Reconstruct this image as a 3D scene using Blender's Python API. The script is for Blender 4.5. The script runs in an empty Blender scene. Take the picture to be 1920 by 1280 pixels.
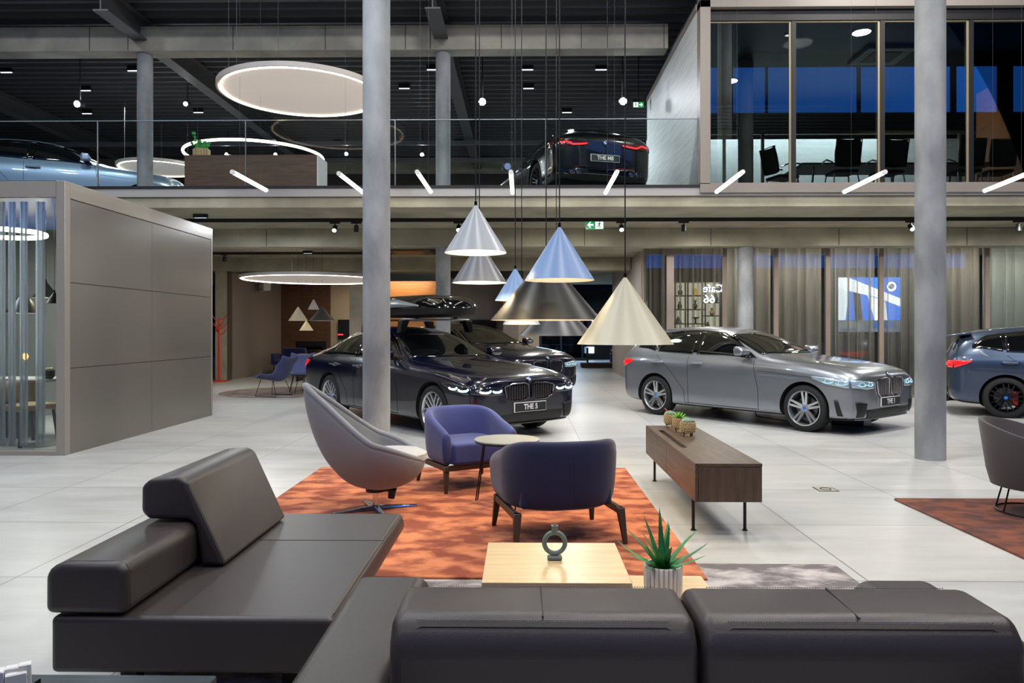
import bpy, bmesh, math, random
from mathutils import Vector, Matrix
from mathutils.bvhtree import BVHTree
random.seed(7)
SC = bpy.context.scene
COL = SC.collection
PI = math.pi
# ---------------------------------------------------------------- camera, world, exposure
YAW = 0.0143
FPX, HOR = 1400.0, 619.0
cam_d = bpy.data.cameras.new('camera'); cam = bpy.data.objects.new('camera', cam_d); COL.objects.link(cam)
cam.location = (0, 0, 1.4); cam.rotation_euler = (PI/2, 0, YAW)
cam_d.sensor_width = 36; cam_d.lens = FPX/1920*36
cam_d.shift_y = -(640-HOR)/1920.0
cam_d.clip_start = 0.05; cam_d.clip_end = 200
SC.camera = cam
w = bpy.data.worlds.new('world'); SC.world = w; w.use_nodes = True
w.node_tree.nodes['Background'].inputs[0].default_value = (0.012, 0.05, 0.2, 1)
w.node_tree.nodes['Background'].inputs[1].default_value = 1.0
vs = SC.view_settings
SC.display_settings.display_device = 'sRGB'
vs.view_transform = 'Standard'; vs.look = 'None'; vs.gamma = 1; vs.use_curve_mapping = False
vs.exposure = 0.0

def lamp(name, kind, loc, energy, color=(1,1,1), size=0.5, rot=(0,0,0), spot=1.2, blend=0.5, sizey=None):
    d = bpy.data.lights.new(name, kind); o = bpy.data.objects.new(name, d); COL.objects.link(o)
    o.location = loc; o.rotation_euler = rot; d.energy = energy; d.color = color
    if kind == 'AREA':
        d.size = size
        if sizey: d.shape = 'RECTANGLE'; d.size_y = sizey
        else: d.shape = 'DISK'
    else:
        d.shadow_soft_size = size
        if kind == 'SPOT': d.spot_size = spot; d.spot_blend = blend
    return o
def aim(o, tgt):
    o.rotation_euler = (Vector(tgt)-o.location).to_track_quat('-Z', 'Y').to_euler()
COOL = (0.86, 0.93, 1.0); NEUT = (1.0, 0.97, 0.92); WARM = (1.0, 0.80, 0.55)
# high-bay lamps of the hall, above the frame
for (x, y, e) in [(-9.5,4.5,520),(-4,3,420),(1,2.6,420),(6,3,420),(-3.3,6.6,520),(2.6,7.0,620),(8.2,6.5,620),(-9,9.5,420),(-.4,9.6,500),(6.2,10,560)]:
    lamp('high_bay_light', 'AREA', (x, y, 8.6), e*.40, COOL if x < -3 else NEUT, 0.4)
# accent spotlights on the cars and the lounge
for (p, t, e, c, s) in [((3.0,7.6,7.2),(3.6,11.5,.6),900,COOL,.75),((6.5,9.5,7.2),(5.0,11,.4),500,COOL,.6),
                     ((8.9,8.5,7.2),(9.2,11.7,.5),800,COOL,.7),((-1.5,6.5,7.2),(-1.2,10.6,.6),500,COOL,.6),
                     ((.8,7.8,7.2),(1.4,11.4,0),600,COOL,.6),((-6.8,7.2,7.2),(-5.1,11.9,1.7),900,COOL,.5)]:
    l = lamp('accent_spotlight', 'SPOT', p, e*.55, c, .06, spot=s, blend=.6); aim(l, t)
# light under the gallery
for (x, y, e, c) in [(-7.5,13.6,45,COOL),(-4.6,13.4,60,COOL),(0.9,13.4,60,NEUT),(3.6,13.4,50,NEUT),(7.2,13.4,60,NEUT),(10.2,13.4,50,NEUT),
                  (-6.4,18,60,NEUT),(-2.8,18,60,WARM),(.8,18.5,50,NEUT),(1.7,19.6,22,NEUT),(1.5,23.5,40,NEUT),(-5.5,23.6,22,WARM),(-2.9,23.2,25,WARM)]:  # passage entries added to brighten its side wall
    lamp('gallery_downlight', 'AREA', (x, y, 3.32 if y < 20 else 3.0), e, c, .35)
for x in (3.6, 6.2, 8.8, 11.4):
    l = lamp('curtain_washer', 'SPOT', (x, 13.0, 3.3), 150, NEUT, .08, spot=1.35, blend=.8); aim(l, (x, 15.8, 1.0))
for x, e in ((-7, 200), (-1, 130), (5, 210)):
    l = lamp('front_fill_light', 'AREA', (x, -3.2, 11.6), e, NEUT, .5); aim(l, (x*.8, 9, 2.2))  # fill lamps added behind the camera to raise the ambient light
l = lamp('upper_car_fill', 'SPOT', (-8.2, 13.3, 7.3), 260, COOL, .08, spot=.9, blend=.7); aim(l, (-9.9, 16.2, 4.9))  # spot added to brighten the dark upstairs car
# light on the upper floor
for (x, y, e, c) in [(-10,18,200,COOL),(-4.6,17.5,160,COOL),(1,17.5,130,COOL),(-9,24,120,COOL),(-3,24,120,COOL),(2,24,120,COOL)]:
    lamp('upper_floor_light', 'AREA', (x, y, 6.9), e, c, .25)

# ---------------------------------------------------------------- picture-to-place helpers
def ray(px, py):
    u = (px-960)/FPX; v = (HOR-py)/FPX; c, s = math.cos(YAW), math.sin(YAW)
    return (u*c - s, c + u*s, v)
def G(px, py, z=0.0):
    r = ray(px, py); t = (z-1.4)/r[2]
    return (r[0]*t, r[1]*t)
def A(px, py, Y):
    r = ray(px, py); t = Y/r[1]
    return (r[0]*t, 1.4+r[2]*t)

# ---------------------------------------------------------------- materials
def lin(h):
    h = h.lstrip('#'); v = [int(h[i:i+2], 16)/255 for i in (0,2,4)]
    return tuple((x/12.92 if x <= .04045 else ((x+.055)/1.055)**2.4) for x in v) + (1,)
MATS = {}
def mat(name, col='#808080', rough=.5, metal=0, var=None, scale=5, bump=0, bscale=60, coat=0, emit=None, es=0, stretch=None, spec=None, sheen=0, detail=4, ramp=(.35,.65), aniso=0):
    if name in MATS: return MATS[name]
    m = bpy.data.materials.new(name); m.use_nodes = True; nt = m.node_tree; n = nt.nodes; b = n['Principled BSDF']
    c = lin(col) if isinstance(col, str) else col
    b.inputs['Base Color'].default_value = c; b.inputs['Roughness'].default_value = rough; b.inputs['Metallic'].default_value = metal
    if coat: b.inputs['Coat Weight'].default_value = coat; b.inputs['Coat Roughness'].default_value = .03
    if spec is not None: b.inputs['Specular IOR Level'].default_value = spec
    if sheen: b.inputs['Sheen Weight'].default_value = sheen; b.inputs['Sheen Roughness'].default_value = .4
    if emit: b.inputs['Emission Color'].default_value = lin(emit); b.inputs['Emission Strength'].default_value = es
    if var or bump:
        tc = n.new('ShaderNodeTexCoord'); mp = n.new('ShaderNodeMapping'); nt.links.new(tc.outputs['Object'], mp.inputs[0])
        if stretch: mp.inputs['Scale'].default_value = stretch
    if var:
        tx = n.new('ShaderNodeTexNoise'); tx.inputs['Scale'].default_value = scale; tx.inputs['Detail'].default_value = detail
        nt.links.new(mp.outputs[0], tx.inputs[0])
        r = n.new('ShaderNodeValToRGB'); r.color_ramp.elements[0].position = ramp[0]; r.color_ramp.elements[1].position = ramp[1]
        r.color_ramp.elements[0].color = c; r.color_ramp.elements[1].color = lin(var)
        nt.links.new(tx.outputs[0], r.inputs[0]); nt.links.new(r.outputs[0], b.inputs['Base Color'])
    if bump:
        t2 = n.new('ShaderNodeTexNoise'); t2.inputs['Scale'].default_value = bscale; t2.inputs['Detail'].default_value = 3
        nt.links.new(mp.outputs[0], t2.inputs[0])
        bp = n.new('ShaderNodeBump'); bp.inputs['Strength'].default_value = bump; bp.inputs['Distance'].default_value = .01
        nt.links.new(t2.outputs[0], bp.inputs['Height']); nt.links.new(bp.outputs[0], b.inputs['Normal'])
    MATS[name] = m; return m
def glow(name, col, s):
    return mat(name, '#202020', emit=col, es=s)
def glassmat(name, tint='#e8eef0', fac=.5, ior=1.5, rough=0.0):
    if name in MATS: return MATS[name]
    m = bpy.data.materials.new(name); m.use_nodes = True; nt = m.node_tree; n = nt.nodes; n.clear()
    out = n.new('ShaderNodeOutputMaterial'); mx = n.new('ShaderNodeMixShader'); tr = n.new('ShaderNodeBsdfTransparent'); gl = n.new('ShaderNodeBsdfGlossy')
    tr.inputs[0].default_value = lin(tint); gl.inputs['Roughness'].default_value = rough; gl.inputs[0].default_value = (1,1,1,1)
    fr = n.new('ShaderNodeFresnel'); fr.inputs[0].default_value = ior
    nt.links.new(fr.outputs[0], mx.inputs[0]); nt.links.new(tr.outputs[0], mx.inputs[1]); nt.links.new(gl.outputs[0], mx.inputs[2])
    nt.links.new(mx.outputs[0], out.inputs[0]); MATS[name] = m; return m
def sheermat(name, col, density):
    m = bpy.data.materials.new(name); m.use_nodes = True; nt = m.node_tree; n = nt.nodes; n.clear()
    out = n.new('ShaderNodeOutputMaterial'); mx = n.new('ShaderNodeMixShader'); tr = n.new('ShaderNodeBsdfTransparent'); df = n.new('ShaderNodeBsdfDiffuse')
    tl = n.new('ShaderNodeBsdfTranslucent'); m2 = n.new('ShaderNodeMixShader'); df.inputs[0].default_value = lin(col); tl.inputs[0].default_value = lin(col)
    m2.inputs[0].default_value = .35; nt.links.new(df.outputs[0], m2.inputs[1]); nt.links.new(tl.outputs[0], m2.inputs[2])
    # a weave is denser where the cloth turns away
    lw = n.new('ShaderNodeLayerWeight'); lw.inputs[0].default_value = .35
    ma = n.new('ShaderNodeMath'); ma.operation = 'MULTIPLY_ADD'; ma.inputs[1].default_value = .9; ma.inputs[2].default_value = density; ma.use_clamp = True
    nt.links.new(lw.outputs['Facing'], ma.inputs[0]); nt.links.new(ma.outputs[0], mx.inputs[0])
    nt.links.new(tr.outputs[0], mx.inputs[1]); nt.links.new(m2.outputs[0], mx.inputs[2]); nt.links.new(mx.outputs[0], out.inputs[0]); MATS[name] = m; return m

def floor_material():
    m = bpy.data.materials.new('floor_tiles'); m.use_nodes = True; nt = m.node_tree; n = nt.nodes; b = n['Principled BSDF']; L = nt.links.new
    tc = n.new('ShaderNodeTexCoord'); mp = n.new('ShaderNodeMapping'); L(tc.outputs['Object'], mp.inputs[0])
    br = n.new('ShaderNodeTexBrick'); br.offset = 0; br.inputs['Scale'].default_value = 1.0
    br.inputs['Brick Width'].default_value = 1.2; br.inputs['Row Height'].default_value = 1.2
    br.inputs['Mortar Size'].default_value = .004; br.inputs['Mortar Smooth'].default_value = .1; br.inputs['Bias'].default_value = 0
    br.inputs['Color1'].default_value = lin('#b9bab9'); br.inputs['Color2'].default_value = lin('#c3c2be'); br.inputs['Mortar'].default_value = lin('#6f6f6e')
    mp.inputs['Location'].default_value = (-0.73+1.2*20, -5.40+1.2*20, 0)
    L(mp.outputs[0], br.inputs[0])
    m2 = n.new('ShaderNodeMapping'); m2.inputs['Scale'].default_value = (.35, 1.6, 1); L(tc.outputs['Object'], m2.inputs[0])
    ns = n.new('ShaderNodeTexNoise'); ns.inputs['Scale'].default_value = 3.2; ns.inputs['Detail'].default_value = 7; ns.inputs['Roughness'].default_value = .65; L(m2.outputs[0], ns.inputs[0])
    r = n.new('ShaderNodeValToRGB'); r.color_ramp.elements[0].position = .3; r.color_ramp.elements[1].position = .7
    r.color_ramp.elements[0].color = (.80,.79,.77,1); r.color_ramp.elements[1].color = (1,1,1,1); L(ns.outputs[0], r.inputs[0])
    mx = n.new('ShaderNodeMix'); mx.data_type = 'RGBA'; mx.blend_type = 'MULTIPLY'; mx.inputs[0].default_value = 1
    L(br.outputs[0], mx.inputs[6]); L(r.outputs[0], mx.inputs[7]); L(mx.outputs[2], b.inputs['Base Color'])
    rr = n.new('ShaderNodeMapRange'); rr.inputs[3].default_value = .24; rr.inputs[4].default_value = .38; L(ns.outputs[0], rr.inputs[0]); L(rr.outputs[0], b.inputs['Roughness'])
    return m
def wood(name, c1, c2, axis='X', scale=1.0, rough=.45):
    if name in MATS: return MATS[name]
    st = {'X': (1.2,14,14), 'Y': (14,1.2,14), 'Z': (14,14,1.2)}[axis]
    m = mat(name, c1, rough, var=c2, scale=1.6*scale, stretch=st, detail=6, ramp=(.3,.7), bump=.08, bscale=6)
    return m
CONC = dict(rough=.75, bump=.25, bscale=25, detail=8)
M_conc = mat('concrete', '#8d8a80', var='#aaa698', scale=1.6, **CONC)
M_concw = mat('warm_concrete', '#8f8a78', var='#ada791', scale=1.3, **CONC)
M_col = mat('column_concrete', '#74777a', var='#a0a2a3', scale=2.6, stretch=(1,1,.5), **CONC)
M_black = mat('matte_black', '#0b0b0c', .5)
M_blackm = mat('black_metal', '#101011', .35, metal=.6)
M_frame = mat('taupe_metal', '#8a8078', .4, metal=.3)
M_grayband = mat('grey_metal_band', '#a7a4a0', .45, metal=.2)
M_deck = mat('dark_roof_deck', '#56585b', .45, metal=.3)
M_steel = mat('painted_steel_beam', '#5a5a5b', .5, metal=.2)
M_white = mat('white_paint', '#d8d6d1', .5)
M_chrome = mat('chrome', '#d8d8da', .12, metal=1)
M_glass = glassmat('clear_glass', '#e9f0ee', ior=1.45)
M_balu = glassmat('balustrade_glass', '#f2f6f5', ior=1.18)
M_mglass = glassmat('meeting_room_glass', '#c2c8c6', ior=1.75)
M_led = glow('led_white', '#fff3e0', 14)
M_ledc = glow('led_cool', '#e8f0ff', 20)
M_leds = glow('led_soft', '#fff0dc', 5)

# ---------------------------------------------------------------- mesh helpers
class MB:
    def __init__(s): s.b = bmesh.new()
    def vf(s, vs, fs):
        v = [s.b.verts.new(p) for p in vs]
        for f in fs:
            try: s.b.faces.new([v[i] for i in f])
            except ValueError: pass
        return s
    def box(s, x0, x1, y0, y1, z0, z1, M=None):
        P = [(x0,y0,z0),(x1,y0,z0),(x1,y1,z0),(x0,y1,z0),(x0,y0,z1),(x1,y0,z1),(x1,y1,z1),(x0,y1,z1)]
        if M is not None: P = [tuple(M @ Vector(p)) for p in P]
        return s.vf(P, [(3,2,1,0),(4,5,6,7),(0,1,5,4),(1,2,6,5),(2,3,7,6),(3,0,4,7)])
    def ring(s, pts): return [s.b.verts.new(p) for p in pts]
    def skin(s, rings, closed=True, caps=True):
        R = [s.ring(r) for r in rings]; n = len(R[0])
        for a, b in zip(R, R[1:]):
            for i in range(n if closed else n-1):
                j = (i+1) % n
                try: s.b.faces.new([a[i], a[j], b[j], b[i]])
                except ValueError: pass
        if caps and closed:
            s.b.faces.new(R[0][::-1]); s.b.faces.new(R[-1])
        return s
    def cyl(s, p0, p1, r0, r1=None, n=16, caps=True):
        r1 = r0 if r1 is None else r1
        p0, p1 = Vector(p0), Vector(p1); d = (p1-p0).normalized()
        a = d.orthogonal().normalized(); b = d.cross(a)
        f = lambda p, r: [p + (a*math.cos(t)+b*math.sin(t))*r for t in [2*PI*i/n for i in range(n)]]
        return s.skin([f(p0, r0), f(p1, r1)], caps=caps)
    def tube(s, pts, r, n=8, closed=False):
        pts = [Vector(p) for p in pts]; m = len(pts); rings = []; prev = None
        for i in range(m):
            if closed: d = pts[(i+1) % m]-pts[i-1]
            else: d = pts[min(i+1, m-1)]-pts[max(i-1, 0)]
            d.normalize()
            a = d.orthogonal().normalized() if prev is None else (prev - d*prev.dot(d)).normalized()
            prev = a; b = d.cross(a)
            rr = r[i] if isinstance(r, (list, tuple)) else r
            rings.append([pts[i]+(a*math.cos(t)+b*math.sin(t))*rr for t in [2*PI*k/n for k in range(n)]])
        if closed: rings.append(rings[0])
        if closed:
            R = [s.ring(q) for q in rings[:-1]]; R.append(R[0])
            for a_, b_ in zip(R, R[1:]):
                for i in range(n): 
                    j = (i+1) % n
                    try: s.b.faces.new([a_[i], a_[j], b_[j], b_[i]])
                    except ValueError: pass
            return s
        return s.skin(rings)
    def lathe(s, prof, n=32, c=(0,0,0), sq=None):
        rings = [[(c[0]+r*math.cos(t), c[1]+r*math.sin(t), c[2]+z) for t in [2*PI*i/n for i in range(n)]] for r, z in prof]
        return s.skin(rings)
    def prism(s, poly, d0, d1, axis='Y'):
        # poly in the plane across the axis; X: (y,z)  Y: (x,z)  Z: (x,y)
        f = {'X': lambda p, d: (d,p[0],p[1]), 'Y': lambda p, d: (p[0],d,p[1]), 'Z': lambda p, d: (p[0],p[1],d)}[axis]
        return s.skin([[f(p, d0) for p in poly], [f(p, d1) for p in poly]])
    def sphere(s, c, r, n=12, sc=(1,1,1)):
        m = Matrix.Translation(c) @ Matrix.Diagonal((sc[0]*r, sc[1]*r, sc[2]*r, 1))
        bmesh.ops.create_uvsphere(s.b, u_segments=n, v_segments=max(6, n//2), radius=1, matrix=m); return s
    def build(s, name, m, parent=None, smooth=False, bevel=0, seg=2, subsurf=0, loc=None, rotz=0, solid=0, label=None):
        bmesh.ops.remove_doubles(s.b, verts=s.b.verts, dist=1e-6)
        bmesh.ops.recalc_face_normals(s.b, faces=s.b.faces)
        me = bpy.data.meshes.new(name); s.b.to_mesh(me); s.b.free()
        return link(name, me, m, parent, smooth, bevel, seg, subsurf, loc, rotz, solid, label)
def link(name, me, m, parent=None, smooth=False, bevel=0, seg=2, subsurf=0, loc=None, rotz=0, solid=0, label=None):
    if m is not None: me.materials.clear(); me.materials.append(m)
    o = bpy.data.objects.new(name, me); COL.objects.link(o)
    if parent is not None: o.parent = parent
    if loc is not None: o.location = loc
    if rotz: o.rotation_euler = (0, 0, rotz)
    if solid:
        d = o.modifiers.new('s', 'SOLIDIFY'); d.thickness = solid; d.offset = 0
    if bevel:
        d = o.modifiers.new('b', 'BEVEL'); d.width = bevel; d.segments = seg; d.limit_method = 'ANGLE'; d.angle_limit = .6
        smooth = True if smooth is False else smooth
    if subsurf:
        d = o.modifiers.new('u', 'SUBSURF'); d.levels = subsurf; d.render_levels = subsurf
    if smooth:
        for p in me.polygons: p.use_smooth = True
        if not subsurf:
            try: me.set_sharp_from_angle(angle=.7)
            except Exception: pass
    if label: o['label'] = label
    return o
def thing(name, label, cat, loc=(0,0,0), rotz=0, group=None):
    o = bpy.data.objects.new(name, None); COL.objects.link(o); o.empty_display_size = .1
    o.location = loc; o.rotation_euler = (0, 0, rotz); o['label'] = label; o['category'] = cat
    if group: o['group'] = group
    return o
def tag(o, label, cat, group=None, kind=None):
    o['label'] = label; o['category'] = cat
    if group: o['group'] = group
    if kind: o['kind'] = kind
    return o
def struct(o, label=None):
    o['kind'] = 'structure'
    if label: o['label'] = label
    return o
def dup(o, loc=None, rotz=None, label=None, parent=None):
    c = o.copy(); COL.objects.link(c)
    if parent is not None: c.parent = parent
    if loc is not None: c.location = loc
    if rotz is not None: c.rotation_euler = (0, 0, rotz)
    if label: c['label'] = label
    for ch in list(o.children): dup(ch, parent=c)
    return c
def text(name, s, size, m, parent=None, loc=(0,0,0), rot=(PI/2,0,0), extrude=.002, scale=(1,1,1), bold=0):
    cu = bpy.data.curves.new(name, 'FONT'); cu.body = s; cu.size = size; cu.extrude = extrude; cu.align_x = 'CENTER'; cu.align_y = 'CENTER'; cu.offset = bold
    t = bpy.data.objects.new(name, cu); COL.objects.link(t)
    dg = bpy.context.evaluated_depsgraph_get(); me = bpy.data.meshes.new_from_object(t.evaluated_get(dg)); 
    bpy.data.objects.remove(t); me.name = name
    o = link(name, me, m, parent, loc=loc); o.rotation_euler = rot; o.scale = scale; return o
# ================================================================ THE SETTING
struct(MB().box(-17,23,-6.2,40,-.2,0).build('floor', floor_material()))
M_wall_d = mat('dark_wall', '#4a4846', .8)
# walls round the hall (the wall behind the camera holds the dusk windows)
struct(MB().box(-17.2,-17,-6.2,40,0,13).build('wall_left', M_wall_d))
struct(MB().box(23,23.2,-6.2,40,0,13).build('wall_right', M_wall_d))
struct(MB().box(-17,23,-6.4,-6.2,0,13).build('wall_front', M_wall_d))
struct(MB().box(-17.2,23.2,40,40.2,0,13).build('wall_back', M_wall_d))
M_win = glow('dusk_window', '#2468cc', 2.6)
k = 1
for (x0, x1) in [(-16.5,-12.5),(-12,-8),(-7.5,-3.5),(-3,1),(1.5,6.4),(6.8,8.1),(8.67,9.96),(10.1,13.7),(13.9,17.5),(17.8,19.4),(20.1,22.8)]:
    o = struct(MB().box(x0, x1, -6.2, -6.16, 10.35, 12.2).build('window_%d' % k, M_win)); k += 1
for (x0, x1) in [(-16,-9),(-8.6,-1.6),(-1.2,5.8),(6.2,22)]:
    o = struct(MB().box(x0, x1, -6.2, -6.16, 4.5, 5.5).build('window_%d' % k, M_win)); k += 1
struct(MB().box(-17,23,-6.2,13.2,12.8,13).build('ceiling', M_wall_d), None)
struct(MB().box(-17,23,13.2,13.3,7.95,13).build('trim_1', M_wall_d))
# corrugated roof deck over the upper floor
prof = []; y = 13.3
while y < 33:
    prof += [(y, 7.62), (y+.09, 7.62), (y+.13, 7.80), (y+.31, 7.80)]; y += .35
poly = prof + [(33.0, 7.9), (13.3, 7.9)]
struct(MB().prism(poly, -17, 17, 'X').build('ceiling', M_deck))
# columns on their grid
def column(x, y, z0, z1, label, r=.15, m=M_col):
    b = MB(); n = 40
    b.cyl((0,0,z0), (0,0,z1), r, n=n)
    o = b.build('concrete_column', m, smooth=True, loc=(x, y, 0)); tag(o, label, 'column', 'round concrete columns'); return o
column(-1.61, 8.2, 0, 12.8, 'round concrete column rising full height behind the grey egg chair')
column(4.44, 8.2, 0, 12.8, 'round concrete column rising full height right of the silver hatchback nose', .152)
column(-7.64, 15, 3.75, 6.98, 'round concrete column upstairs by the silver-blue car nose', .148)
column(-1.6, 15, 0, 3.06, 'round concrete column under the gallery behind the roof box', .148)
column(-1.6, 15, 3.75, 6.98, 'round concrete column upstairs left of the black car with red tail lights', .148)
column(4.46, 15, 0, 3.06, 'round concrete column in front of the cafe glass above the silver hatchback', .152)
column(4.46, 15, 3.75, 6.98, 'round concrete column inside the upstairs meeting room', .148)
# concrete beams
def beam(n, x0, x1, y0, y1, z0, z1, m=M_concw, joints=True):
    o = struct(MB().box(x0, x1, y0, y1, z0, z1).build('trim_%d' % n, m, bevel=.012, seg=1))
    return o
beam(2, -17, 2.88, 14.8, 15.2, 6.97, 7.47, M_conc)
beam(3, -17, 17, 14.8, 15.2, 3.06, 3.42)
beam(4, -17, 3.0, 20.75, 21.15, 3.06, 3.42)
beam(5, -17, 17, 26.8, 27.2, 7.1, 7.62)
# joints in the shuttering of the upper beam: thin grooves of darker mortar
b = MB()
for px in (168,240,437,610,760,807,940,1090,1139,1245):
    x, z = A(px, 70, 14.8); b.box(x-.008, x+.008, 14.792, 14.81, 6.985, 7.455)
for px in (1333,1573,1813,1096,900,500):
    x, z = A(px, 447, 14.8); b.box(x-.007, x+.007, 14.792, 14.81, 3.075, 3.405)
struct(b.build('trim_6', mat('beam_joint', '#5d5a50', .9)))
# gallery slab: concrete edge, metal fascia, dark top line
struct(MB().box(-17,17,12.28,33,3.42,3.60).build('floor', M_concw, bevel=.01, seg=1), 'concrete gallery slab')
struct(MB().box(-17,17,12.24,12.4,3.60,3.735).build('trim_7', M_grayband))
struct(MB().box(-17,17,12.22,12.44,3.735,3.775).build('trim_8', M_black))
struct(MB().box(-17,17,12.44,33,3.60,3.76).build('trim_9', mat('upper_floor_finish', '#77777a', .35)))
# steel roof beams running into depth
for i, (x, y1) in enumerate([(-13.7,27),(-7.64,27),(-1.62,27),(4.44,14.8)]):
    b = MB(); b.box(x-.14,x+.14,13.4,y1,7.18,7.21); b.box(x-.012,x+.012,13.4,y1,7.21,7.59); b.box(x-.14,x+.14,13.4,y1,7.59,7.62)
    o = b.build('steel_beam', M_steel)
    tag(o, ['steel roof beam at the far left, running back above the silver-blue car','steel roof beam running back from the upstairs column left of the big disc lamp','steel roof beam running back above the upstairs column by the black car','steel roof beam meeting the front of the meeting room box'][i], 'roof beam', 'steel roof beams')
# cross purlins of the far roof
b = MB()
for (px, y0) in [(800,21),(985,21),(700,21)]:
    pass
# far end of the upper floor
struct(MB().box(-17,17,30,30.2,3.7,7.7).build('wall_back', mat('far_wall', '#6b685f', .8)))
struct(MB().box(-17,2.9,27.4,27.6,3.76,4.6).build('trim_10', M_conc))
# ---------------------------------------------------------------- glass balustrade of the gallery
xs = [A(p, 350, 12.3)[0] for p in (-100, 182, 460, 741, 1024, 1310)]
bal_lab = ['glass balustrade panel at the far left before the silver-blue car','glass balustrade panel before the upstairs column and wooden counter','glass balustrade panel before the big disc lamp','glass balustrade panel before the upstairs column left of the black car','glass balustrade panel before the rear of the black car']
for i in range(5):
    t = thing('glass_balustrade', bal_lab[i], 'balustrade', (xs[i], 12.33, 3.775), 0, 'glass balustrade panels')
    wd = xs[i+1]-xs[i]
    MB().box(.006, wd-.006, -.008, .008, 0, 1.10).build('glass_pane', M_balu, t)
    b = MB(); b.box(.0, wd-.004, -.012, .012, 1.10, 1.112); b.box(wd-.012, wd-.002, -.011, .011, 0, 1.10)
    b.build('edge_trim', mat('polished_edge', '#9aa3a5', .2, metal=.4), t)

# ---------------------------------------------------------------- left pavilion (meeting box)
PX0, PX1, PY0, PY1, PH = -13, -5.115, 8.27, 12.25, 3.07
M_pav = mat('pavilion_panel', '#837e77', .32, metal=.4)
M_pavf = mat('pavilion_frame', '#9a938a', .38, metal=.25)
t = thing('meeting_pavilion', 'taupe metal clad meeting pavilion with a curtained glass front at the left', 'pavilion', (0,0,0))
b = MB()
b.box(PX1-.05, PX1-.012, PY0+.09, PY1-.07, .02, PH-.185)
b.build('wall_core', mat('pavilion_gap', '#4d4a46', .6), t)
ym = 10.24
for (a0, a1) in [(PY0+.10, ym-.004), (ym+.004, PY1-.08)]:
    for (z0, z1) in [(.0, .966), (.974, 1.936), (1.944, PH-.19)]:
        MB().box(PX1-.03, PX1-.004, a0, a1, z0, z1).build('cladding_panel', M_pav, t)
b = MB()
b.box(PX1-.10, PX1, PY0, PY0+.10, 0, PH); b.box(PX1-.08, PX1, PY1-.07, PY1, 0, PH)
b.box(PX1-.10, PX1, PY0+.1, PY1-.07, PH-.18, PH); b.box(PX0, PX1-.1, PY0, PY0+.08, PH-.18, PH); b.box(PX0, PX1-.1, PY0, PY0+.06, 0, .055)
b.build('frame', M_pavf, t, bevel=.003, seg=1)
MB().box(PX0, PX1-.1, PY0+.08, PY1, PH-.08, PH-.01).build('roof', M_pavf, t)
MB().box(PX0, PX1-.05, PY1-.06, PY1, 0, PH-.08).build('back_wall', mat('pavilion_inner', '#8d8d8c', .6), t)
MB().box(PX0, PX1-.10, PY0+.03, PY0+.045, .055, PH-.18).build('glass_front', M_glass, t)
M_sheer_l = sheermat('sheer_white', '#e9ecf4', .25)
# narrow sheer drapes hanging inside the glass: each a drape of its own
for i, (px, wpx) in enumerate([(6,12),(26,11),(48,12),(79,14),(-20,20)]):
    x, _ = A(px, 600, 8.5); wdt = wpx/1400*8.5*1.3
    b = MB(); N = 22; pr = []
    for k in range(N):
        u = k/(N-1); pr.append((x-wdt/2+u*wdt, 8.47+.028*math.sin(u*PI*4)))
    b.skin([[(p[0], p[1], z) for p in pr] for z in (.075, 1.2, 2.2, PH-.2)], closed=False)
    o = b.build('sheer_drape', M_sheer_l, smooth=True, solid=.004)
    tag(o, ['sheer white drape left of the pavilion glass centre, nearest the frame edge','second sheer white drape inside the pavilion glass','third sheer white drape inside the pavilion glass','sheer white drape inside the pavilion glass nearest its corner post','sheer white drape inside the pavilion glass at the picture edge'][i], 'curtain', 'sheer drapes in the pavilion')
lamp('pavilion_lamp', 'AREA', (-6.6, 10.3, 2.9), 110, NEUT, .8)
l = lamp('pavilion_lamp', 'AREA', (-7.4, 9.0, 2.85), 60, COOL, .4); aim(l, (-5.9, 8.45, 1.2))  # second lamp added out of view to brighten the drapes

# ---------------------------------------------------------------- upstairs meeting room box
MX0 = 2.89; M_tau = mat('taupe_box', '#8c847c', .45, metal=.1)
M_whwood = mat('white_woodgrain', '#c9cdcb', .5, var='#dfe3e1', scale=2.2, stretch=(8,.5,8), detail=5)
t = thing('meeting_room_box', 'taupe framed upstairs meeting room box with a white side wall', 'meeting room', (0,0,0))
b = MB()
b.box(MX0, MX0+.17, 12.2, 12.42, 3.78, 6.78)            # left post
b.box(MX0, 17, 12.2, 12.42, 6.66, 6.80)                 # head
b.box(MX0, 17, 12.2, 12.42, 3.64, 3.80)                 # sill
b.build('frame', M_tau, t, bevel=.004, seg=1)
MB().box(MX0+.17, 17, 12.3, 12.4, 6.48, 6.66).build('head_panel', M_black, t)
MB().box(MX0+.0, MX0+.1, 12.42, 17.4, 3.78, 6.76).build('side_wall', M_whwood, t, label='white woodgrain side wall')
b = MB(); b.box(MX0-.02, MX0+.0, 12.42, 17.4, 6.70, 6.80); b.build('edge_light_rail', M_tau, t)
MB().box(MX0, 17, 12.42, 17.8, 6.76, 6.9).build('roof', M_black, t)
M_brass = mat('brass_frame', '#9c8f70', .4, metal=.4)
mx = [A(p, 200, 12.35)[0] for p in (1331, 1487, 1653, 1819, 1985)]
for i in range(4):
    x0, x1 = mx[i]+(.0 if i == 0 else .035), mx[i+1]-.0
    g = MB(); g.box(x0, x1-.07, 12.34, 12.352, 3.82, 6.46); g.build('glass_pane', M_mglass, t)
    g = MB(); g.box(x0, x1-.035, 12.33, 12.36, 6.455, 6.485); g.box(x1-.07, x1-.035, 12.33, 12.36, 3.80, 6.455); g.build('pane_frame', M_brass, t)
    g = MB(); g.box(x1-.035, x1+.035, 12.31, 12.38, 3.80, 6.49); g.build('mullion', M_black, t)
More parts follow.
